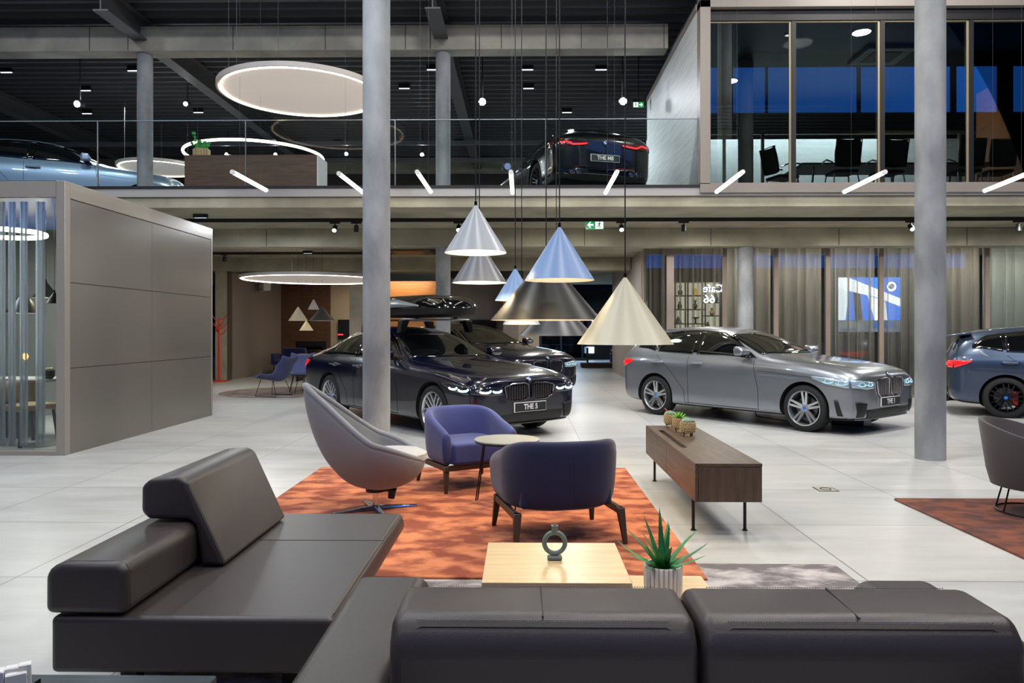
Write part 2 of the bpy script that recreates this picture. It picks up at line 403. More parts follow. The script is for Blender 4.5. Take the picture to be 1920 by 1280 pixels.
# inside: partition, back wall, wood wall
struct(MB().box(MX0+.1, 17, 18.0, 18.1, 3.76, 5.98).build('wall_upper_back', mat('lit_white_wall', '#c8d3d3', .6, var='#d8e0e0', scale=2, stretch=(.4,1,8))))
lamp('wall_washer', 'AREA', (6.5, 17.3, 6.4), 170, COOL, 5, rot=(.5,0,0), sizey=.2)
struct(MB().box(9.15, 9.3, 12.5, 15.2, 3.76, 6.17).build('wall_upper_wood', wood('oak_wall', '#8a5a34', '#a87444', 'Y', 1.2)))
l = lamp('wood_spotlight', 'SPOT', (8.2, 14.0, 6.4), 120, WARM, .05, spot=2.7, blend=.9); aim(l, (9.15, 14.5, 5.0))
b = MB(); x0, _ = A(1362, 300, 17.0)
for px in (1358, 1430, 1800):
    x, _ = A(px, 250, 16.4); b.box(x-.03, x+.03, 16.38, 16.44, 3.76, 5.75)
x9, _ = A(1800, 250, 16.4); b.box(3.0, x9+.4, 16.37, 16.45, 5.68, 5.74)
tag(b.build('glass_partition_frame', mat('grey_profile', '#6d6b60', .4, metal=.5)), 'slim grey partition frame at the back of the meeting room', 'partition')
lamp('meeting_room_lamp', 'AREA', (5.0, 13.6, 6.6), 14, NEUT, .5)

# ---------------------------------------------------------------- ground floor: cafe glass front with curtains
GY = 15.62
mul = [A(p, 560, GY)[0] for p in (1203, 1256, 1358, 1454, 1551, 1651, 1747, 1849, 1960, 2070)]
M_mull = mat('bronze_mullion', '#8f8074', .45, metal=.2)
t = thing('cafe_glass_front', 'bronze framed glass front of the cafe behind the silver hatchback', 'glass front', (0,0,0))
for i, x in enumerate(mul[1:]):
    wd = .075 if i == 0 else .045
    MB().box(x-wd, x+wd, GY-.05, GY+.03, 0, 3.2).build('mullion', M_mull, t)
for x0, x1 in zip(mul, mul[1:]):
    MB().box(x0+.05, x1-.05, GY-.006, GY+.006, .02, 3.2).build('glass_pane', glassmat('cafe_glass', '#d9dedc', ior=1.62), t)
MB().box(mul[0], 17, GY-.04, GY+.04, 0, .03).build('sill', M_mull, t)
# wavy curtains behind the glass
M_cur = sheermat('sheer_taupe', '#e4dbd3', .60)
M_cur3 = sheermat('sheer_taupe_open', '#e4dbd3', .24)
M_cur2 = sheermat('sheer_taupe_thin', '#b5a79b', .02)
M_curd = sheermat('sheer_light', '#efeeea', .75)
def curtain(x0, x1, m, label, y=GY+.22, z1=3.35, amp=.075, per=.23):
    b = MB(); n = int((x1-x0)/per*10); pr = []
    for k in range(n+1):
        x = x0+(x1-x0)*k/n; ph = (x-x0)/per*2*PI
        pr.append((x+.02*math.sin(ph*.5+1), y+amp*math.sin(ph)+.02*math.sin(ph*.37)))
    b.skin([[(p[0], p[1], z) for p in pr] for z in (.03, 1.1, 2.2, z1)], closed=False)
    o = b.build('curtain', m, smooth=True, solid=.003); tag(o, label, 'curtain', 'wavy cafe curtains'); return o
curtain(mul[1]+.05, mul[2]-.03, M_cur2, 'thin sheer curtain through which the lit shelves show')
curtain(mul[2]+.05, mul[3]-.03, M_cur, 'taupe curtain behind the cafe column')
curtain(mul[3]+.05, mul[4]-.03, M_cur, 'taupe wavy curtain in the pane right of the cafe column')
curtain(mul[4]+.05, mul[5]-.03, M_cur3, 'taupe wavy curtain before the left half of the lit screen')
curtain(mul[5]+.05, mul[6]-.03, M_cur3, 'taupe wavy curtain before the right half of the lit screen')
curtain(mul[6]+.05, mul[7]-.03, M_cur, 'taupe wavy curtain right of the tall front column')
curtain(mul[7]+.05, mul[9], M_curd, 'pale curtain at the right picture edge above the blue hatchback')
curtain(mul[0]+.02, mul[1]-.08, M_cur2, 'thin dark curtain at the left end of the cafe glass', per=.22)
# cafe inside
struct(MB().box(3.14, 17, 20.3, 20.4, 0, 3.42).build('wall_cafe', mat('cafe_dark_wall', '#3a3835', .8)))
lamp('cafe_lamp', 'AREA', (5.5, 16.6, 3.3), 130, NEUT, 4, sizey=.4)
lamp('cafe_lamp', 'AREA', (10, 16.6, 3.3), 150, NEUT, 4, sizey=.4)
# right-hand partition by the passage
struct(MB().box(3.02, 3.14, 19.1, 25.2, 0, 3.42).build('wall_passage', mat('mauve_wall', '#a29b95', .6)))
# ---------------------------------------------------------------- back of the ground floor, left to right
M_mauve = mat('mauve_grey_wall', '#877f7c', .55)
M_cream = mat('cream_wall', '#b3a894', .6)
M_oakd = wood('walnut_wall', '#4d3322', '#6a4a30', 'X', 1.3)
def bx(nm, x0, x1, y0, y1, z0, z1, m, **k): return struct(MB().box(x0, x1, y0, y1, z0, z1).build(nm, m, **k))
YR = 21.0
x0, _ = A(409,600,YR); x1, _ = A(427,600,YR); bx('trim_11', x0, x1, 20.8, 21.1, 0, 3.06, M_concw)
x2, _ = A(433,600,YR); bx('trim_12', x1, x2, 20.95, 21.1, 0, 3.06, mat('bronze_jamb', '#5f574a', .4, metal=.3))
# angled mauve wall, from the opening at left to the walnut wall further back
xa, _ = A(434,600,21.1); xb, _ = A(527,600,25.2); xc, _ = A(620,600,25.2); xd, _ = A(662,600,25.2)
b = MB(); b.prism([(xa,21.1),(xb,25.2),(xb-.15,25.2),(xa-.15,21.1)], 0, 3.06, 'Z'); struct(b.build('wall_left_bay', M_mauve))
bx('wall_walnut', xb-.1, xc, 25.2, 25.35, 0, 3.06, M_oakd)
bx('wall_cream', xc, xd+.6, 25.2, 25.35, 0, 3.06, M_cream)
x0, _ = A(658,600,YR); bx('trim_13', x0, x0+.42, 20.8, 21.1, 0, 3.06, M_conc)
x0, _ = A(736,600,24); x1, _ = A(820,600,24)
bx('wall_panel_screen', xd+.6, x1+.3, 25.2, 25.35, 0, 3.06, wood('oak_light', '#a8713f', '#b98250', 'X', 1.2))
lamp('oak_washer', 'AREA', (-3.9, 24.75, 3.04), 16, WARM, 1.6, rot=(.7,0,0), sizey=.08)
x0, _ = A(838,600,23.0); x1, _ = A(945,600,23.0)
bx('wall_mauve', x0, x1, 23.0, 23.2, 0, 3.06, M_mauve)
bx('trim_15', x0-.02, x1+.6, 20.9, 21.1, 2.86, 3.06, M_black)
x2, _ = A(972,600,22.0); bx('trim_16', x1, x2, 22.0, 23.2, 0, 3.06, mat('mauve_panel', '#8c817b', .6))
x3, _ = A(1011,600,22.0)
bx('trim_17', x2, x3, 22.0, 22.3, 0, 3.06, M_cream)
# slab soffit over the passage and the far facade of the building
x0, _ = A(1011,600,35); x1, _ = A(1120,600,35)
struct(MB().box(x0-1.5, 6, 36.0, 36.1, 0, 3.4).build('wall_far', mat('far_dark_wall', '#1c1f22', .5)))
for i, (pa, pb, ya, yb, c, s) in enumerate([(983,1010,606,640,'#cfe2f5',2.0),(1110,1128,595,612,'#cfe0f0',1.6),(1096,1114,650,662,'#cfe0f0',2.2),(1190,1214,566,590,'#9fb9cc',1.0)]):
    xa_, za = A(pa, yb, 35.9 if i < 3 else 20.25); xb_, zb = A(pb, ya, 35.9 if i < 3 else 20.25)
    struct(MB().box(xa_, xb_, (35.9 if i < 3 else 20.22), (35.95 if i < 3 else 20.26), za, zb).build('window_%d' % (20+i), glow('far_window_%d' % i, c, s)))
t = thing('glass_partition', 'far glass partition with dark posts at the end of the passage', 'partition', (0,0,0))
xa_, _ = A(972,650,34.5); xb_, _ = A(1100,650,34.5)
for p in (1014, 1052, 1092):
    x, _ = A(p, 650, 34.5); MB().box(x-.04, x+.04, 34.46, 34.54, 0, 3.0).build('post', M_black, t)
MB().box(xa_, xb_, 34.49, 34.51, .12, 3.0).build('glass_pane', glassmat('far_glass', '#9fb4bd', ior=1.3), t)
b = MB(); b.box(xa_, xb_, 34.42, 34.58, 0, .12); b.box(xa_, xb_, 34.45, 34.55, 2.95, 3.06); b.build('rail', M_black, t)
lamp('far_daylight', 'AREA', (1.8, 33.6, 2.9), 220, (.55,.75,1.0), 2.2)
# black track rails under the soffits with spotlights
for i, (yy, x0, x1) in enumerate([(13.45,-8.5,14),(19.2,-9.5,-.6)]):
    o = MB().box(x0, x1, yy-.02, yy+.02, 3.355, 3.42).build('track_rail', M_black)
    tag(o, ['long black lighting track under the gallery edge','black lighting track in the second bay under the gallery'][i], 'lighting track', 'lighting tracks')
sp_lab = {628:'lit track spotlight facing the camera left of the tall left column',668:'unlit black track spotlight just left of the tall left column',860:'track spotlight behind the topmost pale cone lamp',1165:'lit track spotlight right of the green exit sign',1282:'unlit black track spotlight left above the cafe glass',1708:'lit track spotlight left of the tall right column',1910:'black track spotlight at the right picture edge'}
M_spotlens = glow('spot_lens', '#f4f8ff', 40)
for px in (628,668,860,1165,1282,1708,1910):
    lit = px in (628,1165,1708,860)
    x, _ = A(px, 430, 13.45)
    t = thing('track_spotlight', sp_lab[px], 'spotlight', (x, 13.45, 3.355), 0, 'track spotlights')
    MB().box(-.09,.09,-.022,.022,-.03,0).build('adapter', M_black, t)
    b = MB(); b.cyl((0,0,-.03),(0,0,-.07),.012)
    d = Vector((0,-.75,-.66)).normalized() if lit else Vector((0,0,-1)); c = Vector((0,0,-.11))
    b.build('stem', M_black, t)
    b = MB(); b.cyl(c-d*.05, c+d*.07, .042, n=20); b.build('head', M_black, t, smooth=True)
    if lit:
        b = MB(); b.cyl(c+d*.068, c+d*.073, .034, n=20); b.build('lens', M_spotlens, t)
for px in (421, 730):
    x, _ = A(px, 490, 19.2)
    t = thing('track_spotlight', 'small black spotlight hanging from the rear track %s' % ('beside the pavilion corner' if px == 421 else 'behind the tall left column'), 'spotlight', (x, 19.2, 3.355), 0, 'track spotlights')
    MB().box(-.07,.07,-.02,.02,-.02,0).build('adapter', M_black, t)
    MB().cyl((0,0,-.05),(0,0,-.18),.05,n=16).build('head', M_black, t); MB().cyl((0,0,-.02),(0,0,-.05),.012,n=8).build('stem', M_black, t)
# ceiling linear luminaires
for i, (px, py, yy, zz) in enumerate([(376,409,12.9,3.40),(432,465,17.5,3.40),(577,479,18.9,3.40),(667,465,17.5,3.40),(1090,466,17.2,3.40)]):
    x, _ = A(px, py, yy)
    t = thing('ceiling_luminaire', ['short black ceiling luminaire above the pavilion corner','short black ceiling luminaire left over the round disc lamp','short black ceiling luminaire above the small cone lamps','short black ceiling luminaire beside the tall left column','short black ceiling luminaire behind the blue cone lamp'][i], 'ceiling light', (x, yy, zz), 0, 'short black luminaires under the gallery')
    MB().box(-.12,.12,-.035,.035,-.045,.03).build('housing', M_black, t)
    MB().box(-.10,.10,-.02,.02,-.05,-.044).build('diffuser', glow('lum_dim', '#c8d4e8', 1.2), t)
k = 0
ul = ['far left','left of the first upstairs column','beside the left star-bright spot','above the wooden counter','under the left star-bright spot','right of the counter plant','over the silver-blue car','at the left edge of the tall left column','right of the tall left column','left of the round upstairs column','above the black car','left over the black car','near the white side wall','over the red tail lights','behind the balustrade left of the round upstairs column']
for (px, py) in [(12,137),(250,134),(160,171),(387,168),(163,214),(372,212),(115,250),(632,268),(811,132),(758,167),(989,132),(991,167),(1127,132),(1063,212),(860,268)]:
    r = ray(px, py); tt = (7.50-1.4)/r[2]; x, y = r[0]*tt, r[1]*tt
    t = thing('roof_luminaire', 'small linear roof luminaire ' + ul[k], 'ceiling light', (x, y, 7.52), 0, 'small linear roof luminaires'); k += 1
    MB().box(-.14,.14,-.03,.03,0,.12).build('housing', M_black, t)
    MB().box(-.13,.13,-.02,.02,-.012,0).build('diffuser', glow('lum_cool', '#dfe8ff', 2.5), t)
# bright roof spotlights
sl = ['leftmost bright spotlight under the dark roof','bright spotlight right of the first upstairs column','bright spotlight right of the upstairs column by the black car','bright spotlight near the white side wall of the meeting room','small bright spotlight above the counter plant','small bright spotlight over the middle of the counter','small bright spotlight right above the counter','small bright spotlight right of the tall left column']
for i, (px, py, yy, rr) in enumerate([(143,194,15.8,.075),(347,194,18.5,.06),(904,190,15.8,.085),(1169,189,15.8,.085),(424,289,23,.06),(516,289,23,.06),(649,288,23,.06),(791,289,23,.06)]):
    x, z = A(px, py, yy)
    t = thing('roof_spotlight', sl[i], 'spotlight', (x, yy, z), 0, 'bright roof spotlights')
    b = MB(); b.cyl((0,.03,0),(0,.22,.06),rr*.9,n=20); b.build('head', M_black, t, smooth=True)
    b = MB(); b.cyl((0,.02,-.003),(0,.032,0),rr*.85,n=20); b.build('lens', glow('spot_star', '#f2f6ff', 60), t)
    MB().cyl((0,.14,.06),(0,.14,7.62-z),.012,n=8).build('rod', M_black, t)
# smoke detectors in meeting room roof and far roof pipes
b = MB()
for (y_, z_) in [(22.5,7.0),(25.0,7.05)]:
    b.box(-17,2.8,y_,y_+.09,z_,z_+.12)
tag(b.build('roof_pipe', mat('grey_pipe', '#77797a', .5)), 'pale horizontal conduits under the far part of the roof', 'conduit')
# exit signs
M_green = glow('exit_green', '#0f9a50', .9); M_exw = glow('exit_white', '#f4fff8', 1.3)
def exit_sign(px, py, Y, wd, label, flip=1):
    x, z = A(px, py, Y); h = wd*.5
    t = thing('exit_sign', label, 'sign', (x, Y, z), 0, None)
    MB().box(-wd/2,wd/2,-.012,.012,-h/2,h/2).build('panel', M_green, t)
    MB().box(wd*.03,wd*.47,-.015,-.012,-h*.44,h*.44).build('white_field', M_exw, t) if flip == 1 else MB().box(-wd*.47,-wd*.03,-.015,-.012,-h*.44,h*.44).build('white_field', M_exw, t)
    s = flip
    ar = [(-.42,0),(-.26,.17),(-.19,.17),(-.30,.05),(-.07,.05),(-.07,-.05),(-.30,-.05),(-.19,-.17),(-.26,-.17)]
    MB().prism([(p[0]*wd*s, p[1]*wd) for p in ar], -.016, -.012).build('arrow', M_exw, t)
    b = MB(); f = lambda p: (p[0]*wd*s, -.017, p[1]*wd)
    b.tube([f((.27,.11)), f((.24,-.02))], wd*.035, 6)
    b.tube([f((.24,-.02)), f((.30,-.08)), f((.27,-.18))], wd*.022, 6); b.tube([f((.24,-.02)), f((.19,-.10)), f((.11,-.11))], wd*.022, 6)
    b.tube([f((.27,.09)), f((.34,.05)), f((.38,.08))], wd*.017, 6); b.tube([f((.27,.09)), f((.18,.07)), f((.16,0))], wd*.017, 6)
    b.sphere(f((.28,.17)), wd*.035, 8)
    b.build('running_figure', mat('exit_figure', '#0c7d41', .6), t)
    b = MB(); b.box(-wd/2-.02, wd/2+.02, -.04, .04, h/2, h/2+.06); b.cyl((0,0,h/2+.06),(0,0,h/2+.06+.02),.02); b.build('mount', M_black, t)
    if flip < 0: MB().cyl((0,0,h/2+.08),(0,0,7.70-z),.012,n=8).build('hanger', M_black, t)
    return t
exit_sign(1115, 421.5, 13.6, .325, 'green illuminated exit sign with left arrow under the gallery soffit')
o = exit_sign(1197, 196.5, 17.0, .24, 'small green exit sign upstairs by the white side wall', -1)
# ================================================================ CARS
M_tyre = mat('tyre_rubber', '#141414', .75, bump=.1)
M_well = mat('wheel_well', '#060606', .9)
M_cglass = mat('car_glass', '#07090a', .03, coat=1, spec=.7)
M_cblack = mat('gloss_black', '#050506', .12, coat=1)
M_rimS = mat('silver_rim', '#c9cbcf', .22, metal=.85)
M_rimD = mat('dark_rim', '#2a2b2e', .25, metal=.8)
M_head = mat('headlamp_glass', '#b4c9d4', .2, metal=.5, coat=1)
M_drl = glow('drl_white', '#bfe8ff', 7)
M_drl2 = glow('drl_dim', '#a8dcec', 1.1)
M_tail = mat('tail_lamp', '#c00a12', .15, coat=1, emit='#ff1a1a', es=.9)
M_tailg = glow('tail_glow', '#ff2a2a', 3.0)
M_plate = mat('plate_dark', '#202124', .4); M_platew = mat('plate_white', '#dcdcdc', .4)
M_bblue = mat('badge_blue', '#2c6fc9', .3); M_seam = mat('panel_gap', '#050505', .8)
# profile rows: x, zb, wb, wm, zm, ws, zs, wt, zte, zt
SEDAN = [(2.37,.32,.42,.60,.48,.58,.66,.52,.72,.735),(2.34,.21,.68,.82,.44,.78,.70,.64,.775,.79),(2.22,.17,.80,.905,.48,.875,.745,.73,.825,.845),(1.95,.16,.84,.93,.50,.905,.795,.77,.87,.895),
 (1.45,.16,.84,.935,.54,.915,.85,.79,.915,.955),(.95,.17,.85,.935,.54,.915,.89,.78,.955,1.0),(.70,.17,.85,.935,.54,.915,.905,.76,.98,1.03),(.25,.17,.85,.935,.54,.91,.925,.70,1.18,1.25),
 (-.15,.17,.85,.935,.54,.91,.94,.65,1.34,1.42),(-.7,.17,.85,.935,.54,.91,.95,.63,1.395,1.485),(-1.3,.17,.85,.935,.54,.91,.955,.62,1.355,1.455),(-1.75,.17,.85,.935,.56,.915,.965,.62,1.23,1.33),
 (-2.08,.18,.85,.93,.58,.91,.975,.67,1.10,1.16),(-2.25,.19,.83,.92,.58,.90,.97,.70,1.04,1.085),(-2.48,.22,.80,.88,.58,.86,.94,.70,1.01,1.035),(-2.58,.28,.70,.80,.58,.78,.90,.66,.97,.985),(-2.61,.38,.50,.60,.60,.60,.82,.52,.88,.89)]
HATCH = [(2.09,.32,.42,.60,.48,.58,.68,.52,.75,.765),(2.06,.21,.66,.78,.44,.75,.72,.64,.80,.815),(1.96,.17,.77,.87,.48,.85,.775,.72,.85,.87),(1.74,.16,.81,.90,.50,.88,.835,.76,.905,.93),
 (1.3,.16,.82,.90,.54,.885,.885,.78,.955,.99),(.85,.17,.83,.90,.54,.885,.92,.76,.995,1.035),(.62,.17,.83,.90,.54,.885,.935,.74,1.03,1.075),(.2,.17,.83,.90,.54,.88,.945,.68,1.22,1.29),
 (-.2,.17,.83,.90,.54,.88,.96,.64,1.355,1.43),(-.75,.17,.83,.90,.54,.88,.97,.63,1.39,1.475),(-1.3,.17,.83,.90,.56,.885,.985,.62,1.365,1.455),(-1.7,.18,.83,.90,.58,.885,1.0,.62,1.32,1.405),
 (-1.95,.20,.81,.885,.60,.865,1.0,.62,1.25,1.33),(-2.04,.24,.77,.85,.60,.83,.98,.64,1.08,1.12),(-2.11,.30,.70,.79,.60,.77,.92,.64,.97,.985),(-2.13,.40,.50,.60,.60,.60,.82,.52,.86,.87)]
COUPE = [(2.42,.30,.40,.52,.42,.48,.56,.44,.60,.61),(2.38,.20,.62,.78,.40,.72,.60,.58,.65,.67),(2.25,.16,.80,.91,.44,.88,.65,.70,.71,.73),(1.95,.15,.85,.945,.48,.92,.70,.76,.78,.80),
 (1.45,.15,.86,.95,.52,.93,.79,.79,.84,.87),(.95,.16,.86,.95,.52,.93,.82,.78,.88,.92),(.62,.16,.86,.95,.52,.93,.84,.76,.92,.955),(.1,.16,.86,.95,.52,.92,.86,.68,1.12,1.19),
 (-.3,.16,.86,.95,.52,.92,.87,.62,1.26,1.34),(-.8,.16,.86,.955,.52,.92,.88,.60,1.33,1.42),(-1.3,.16,.87,.965,.54,.93,.90,.59,1.30,1.40),(-1.75,.17,.88,.97,.56,.93,.92,.60,1.21,1.31),
 (-2.1,.18,.86,.955,.58,.92,.96,.64,1.11,1.19),(-2.32,.20,.82,.92,.58,.89,.96,.68,1.05,1.10),(-2.42,.26,.74,.84,.58,.83,.92,.68,1.01,1.05),(-2.45,.36,.52,.62,.60,.62,.84,.54,.91,.93)]
def body_mesh(P, axles, wr, sc=1.0):
    b = bmesh.new(); rings = []
    for (x, zb, wb, wm, zm, ws, zs, wt, zte, zt) in P:
        h = [(wb, zb), (wm-.010, zb+.09), (wm-.016, zm-.04), (max(wm, ws)+.008, zm+(zs-zm)*.66), (ws-.012, zs), (wt, zte), (wt*.55, zt), (0, zt+.004)]
        pts = [(0, zb)] + h + [(-y, z) for y, z in h[-2::-1]]
        rings.append([b.verts.new((x, y, z)) for y, z in pts])
    n = len(rings[0])
    for r0, r1 in zip(rings, rings[1:]):
        for i in range(n):
            j = (i+1) % n; b.faces.new([r0[i], r0[j], r1[j], r1[i]])
    for r in (rings[0], rings[-1]):   # quad caps
        h = n//2
        for i in range(h): 
            a, c, d, e = r[i], r[(i+1) % n], r[n-1-i if i else n-1], r[(n-i) % n]
        # pair left and right columns
        L = [r[i] for i in range(0, h+1)]; R = [r[(n-i) % n] for i in range(0, h+1)]
        for i in range(h):
            f = [v for v in (L[i], L[i+1], R[i+1], R[i])]
            u = []
            for v in f:
                if v not in u: u.append(v)
            if len(u) > 2: b.faces.new(u)
    cl = b.edges.layers.float.get('crease_edge') or b.edges.layers.float.new('crease_edge')
    bmesh.ops.recalc_face_normals(b, faces=b.faces)
    me = bpy.data.meshes.new('cage'); b.to_mesh(me); b.free()
    me.materials.append(M_cblack); me.materials.append(M_well)
    for p in me.polygons: p.use_smooth = True
    o = bpy.data.objects.new('cage', me); COL.objects.link(o)
    m = o.modifiers.new('s', 'SUBSURF'); m.levels = 3; m.render_levels = 3
    dg = bpy.context.evaluated_depsgraph_get()
    full = bpy.data.meshes.new_from_object(o.evaluated_get(dg))
    bb = bmesh.new(); bb.from_mesh(full); bvh = BVHTree.FromBMesh(bb); bb.free()
    c = MB()
    for ax in axles:
        for s in (1, -1): c.cyl((ax, s*.58, wr), (ax, s*1.2, wr), wr+.045, n=48)
    cm = bpy.data.meshes.new('cut'); bmesh.ops.recalc_face_normals(c.b, faces=c.b.faces); c.b.to_mesh(cm); c.b.free(); cm.materials.append(M_well)
    co = bpy.data.objects.new('cut', cm); COL.objects.link(co)
    m = o.modifiers.new('b', 'BOOLEAN'); m.object = co; m.operation = 'DIFFERENCE'; m.solver = 'EXACT'
    try: m.material_mode = 'TRANSFER'
    except Exception: pass
    dg = bpy.context.evaluated_depsgraph_get(); dg.update()
    out = bpy.data.meshes.new_from_object(o.evaluated_get(dg)); out.name = 'body'
    bpy.data.objects.remove(o); bpy.data.objects.remove(co)
    # well faces by position
    return out, bvh
BODIES = {'sedan': (SEDAN, (1.4875, -1.4875), .345), 'hatch': (HATCH, (1.335, -1.335), .325), 'coupe': (COUPE, (1.41, -1.41), .36)}
CACHE = {}
def hit(bvh, view, p, q):
    if view == 'L': o, d = Vector((p, 3, q)), Vector((0,-1,0))
    elif view == 'R': o, d = Vector((p, -3, q)), Vector((0,1,0))
    elif view == 'F': o, d = Vector((4, p, q)), Vector((-1,0,0))
    elif view == 'B': o, d = Vector((-4, p, q)), Vector((1,0,0))
    else: o, d = Vector((p, q, 3)), Vector((0,0,-1))
    h = bvh.ray_cast(o, d)
    if h[0] is None: return None, None
    n = h[1]; n = n if n.dot(d) < 0 else -n
    return h[0], n
def lerp_poly(P, t):
    L = [0]
    for a, b in zip(P, P[1:]): L.append(L[-1]+math.dist(a, b))
    s = t*L[-1]
    for i in range(len(P)-1):
        if s <= L[i+1]+1e-9:
            u = (s-L[i])/max(1e-9, L[i+1]-L[i]); return (P[i][0]+(P[i+1][0]-P[i][0])*u, P[i][1]+(P[i+1][1]-P[i][1])*u)
    return P[-1]
def patch(mb, bvh, view, lo, up, n=16, m=6, off=.004):
    """a panel that follows the bodywork between two outlines"""
    n = max(n, 2); rows = []
    for j in range(m+1):
        row = []
        for i in range(n+1):
            a = lerp_poly(lo, i/n); b = lerp_poly(up, i/n); v = j/m
            h, nn = hit(bvh, view, a[0]+(b[0]-a[0])*v, a[1]+(b[1]-a[1])*v)
            row.append(mb.b.verts.new(h+nn*off) if h is not None else None)
        rows.append(row)
    for r0, r1 in zip(rows, rows[1:]):
        for i in range(n):
            q = [r0[i], r0[i+1], r1[i+1], r1[i]]
            if all(q): mb.b.faces.new(q)
def line(mb, bvh, view, pts, wd=.006, off=.003, n=24):
    prev = None
    for i in range(n+1):
        a = lerp_poly(pts, i/n); b2 = lerp_poly(pts, min(1, i/n+.01)); a2 = lerp_poly(pts, max(0, i/n-.01))
        d = Vector((b2[0]-a2[0], b2[1]-a2[1])); 
        if d.length < 1e-9: continue
        d.normalize(); nx, ny = -d.y*wd/2, d.x*wd/2
        h1, n1 = hit(bvh, view, a[0]+nx, a[1]+ny); h2, n2 = hit(bvh, view, a[0]-nx, a[1]-ny)
        if h1 is None or h2 is None: prev = None; continue
        cur = (mb.b.verts.new(h1+n1*off), mb.b.verts.new(h2+n2*off))
        if prev:
            try: mb.b.faces.new([prev[0], cur[0], cur[1], prev[1]])
            except ValueError: pass
        prev = cur
def pbuild(mb, name, m, parent, th=.004, label=None):
    return mb.build(name, m, parent, smooth=True, solid=th, label=label)
def roundel(parent, loc, rot, r, name='badge'):
    """round four-quarter emblem facing local +X of rot"""
    M = Matrix.Translation(loc) @ rot
    b = MB(); b.cyl(M @ Vector((-.004,0,0)), M @ Vector((.004,0,0)), r, n=32); o = b.build(name, M_cblack, parent, smooth=True)
    b = MB(); b.cyl(M @ Vector((.003,0,0)), M @ Vector((.0055,0,0)), r*.62, n=32); b.build('quarters', M_platew, o)
    b = MB()
    for k in (0, 2):
        a0 = k*PI/2; P = [M @ Vector((.0062,0,0))]+[M @ Vector((.0062, r*.6*math.cos(a0+PI/2*i/8), r*.6*math.sin(a0+PI/2*i/8))) for i in range(9)]
        v = [b.b.verts.new(p) for p in P]; b.b.faces.new(v)
    b.build('blue_quarters', M_bblue, o)
    pts = [M @ Vector((.004, r*math.cos(2*PI*i/32), r*math.sin(2*PI*i/32))) for i in range(32)]
    b = MB(); b.tube(pts, r*.06, 6, closed=True); b.build('rim', M_chrome, o)
    return o
def wheel(parent, x, y, R, style, W=.235):
    s = 1 if y > 0 else -1
    z = R; rr = R*.74
    prof = [(rr*.97,-W/2),(R*.90,-W/2),(R*.97,-W*.42),(R,-W*.3),(R,W*.3),(R*.97,W*.42),(R*.90,W/2),(rr*1.02,W/2),(rr*.97,W*.36)]
    b = MB(); n = 48; rings = [[(r*math.cos(t), h, r*math.sin(t)) for t in [2*PI*i/n for i in range(n)]] for r, h in prof]
    b.skin(rings, caps=False); 
    R0 = rings[0]; 
    ty = b.build('wheel', M_tyre, parent, smooth=True, loc=(x, y, z))
    if s < 0: ty.rotation_euler = (0,0,PI)
    m = M_rimS if style in ('double', 'y') else M_rimD
    if style == 'y': m = M_rimS
    b = MB()
    lip = [(rr*.99,W*.44),(rr*1.02,W*.485),(rr*.97,W*.49),(rr*.93,W*.44),(rr*.92,W*.2),(rr*.91,-W*.4),(rr*.97,-W*.45)]
    b.skin([[(r*math.cos(t), h, r*math.sin(t)) for t in [2*PI*i/n for i in range(n)]] for r, h in lip], caps=False)
    def spoke(a0, r0, a1, r1, w0, w1, y0=W*.36, y1=W*.44):
        p0 = Vector((r0*math.cos(a0), y0, r0*math.sin(a0))); p1 = Vector((r1*math.cos(a1), y1, r1*math.sin(a1)))
        d = (p1-p0).normalized(); side = Vector((d.z, 0, -d.x)).normalized(); dn = Vector((0,-.03,0))
        b.vf([p0+side*w0, p0-side*w0, p1-side*w1, p1+side*w1, p0+side*w0*1.1+dn, p0-side*w0*1.1+dn, p1-side*w1*1.1+dn, p1+side*w1*1.1+dn],
             [(0,1,2,3),(4,5,6,7),(0,1,5,4),(1,2,6,5),(2,3,7,6),(3,0,4,7)])
    for k in range(5):
        a = PI/2+2*PI*k/5
        if style == 'double':
            for d in (-1, 1): spoke(a+d*.30, rr*.20, a+d*.145, rr*.94, .017, .014)
        elif style == 'y':
            spoke(a, rr*.12, a, rr*.45, .02, .012, W*.33, W*.38)
            for d in (-1, 1): spoke(a, rr*.42, a+d*.30, rr*.94, .010, .008, W*.38)
            spoke(a+PI/5, rr*.12, a+PI/5, rr*.94, .012, .008, W*.33)
        else:
            for d in (-1, 1): spoke(a+d*.35, rr*.16, a+d*.17, rr*.94, .012, .010, W*.33)
            spoke(a+PI/5, rr*.5, a+PI/5-.1, rr*.94, .008, .008, W*.36)
    b.cyl((0,W*.22,0),(0,W*.40,0),rr*.21,rr*.19,n=24)
    rim = b.build('rim', m, ty, smooth=True)
    b = MB(); b.cyl((0,-.02,0),(0,.02,0),rr*.66,n=40); b.build('brake_disc', mat('brake_disc', '#5c5c5e', .3, metal=.9), ty)
    if style == 'dark':
        b = MB(); b.box(-rr*.72,-rr*.40,-.01,.05,-.12,.10); b.build('brake_caliper', mat('red_caliper', '#b01616', .35), ty, bevel=.01)
    b = MB(); b.cyl((0,W*.40,0),(0,W*.415,0),rr*.11,n=20); b.build('hub_cap', M_bblue, ty)
    return ty
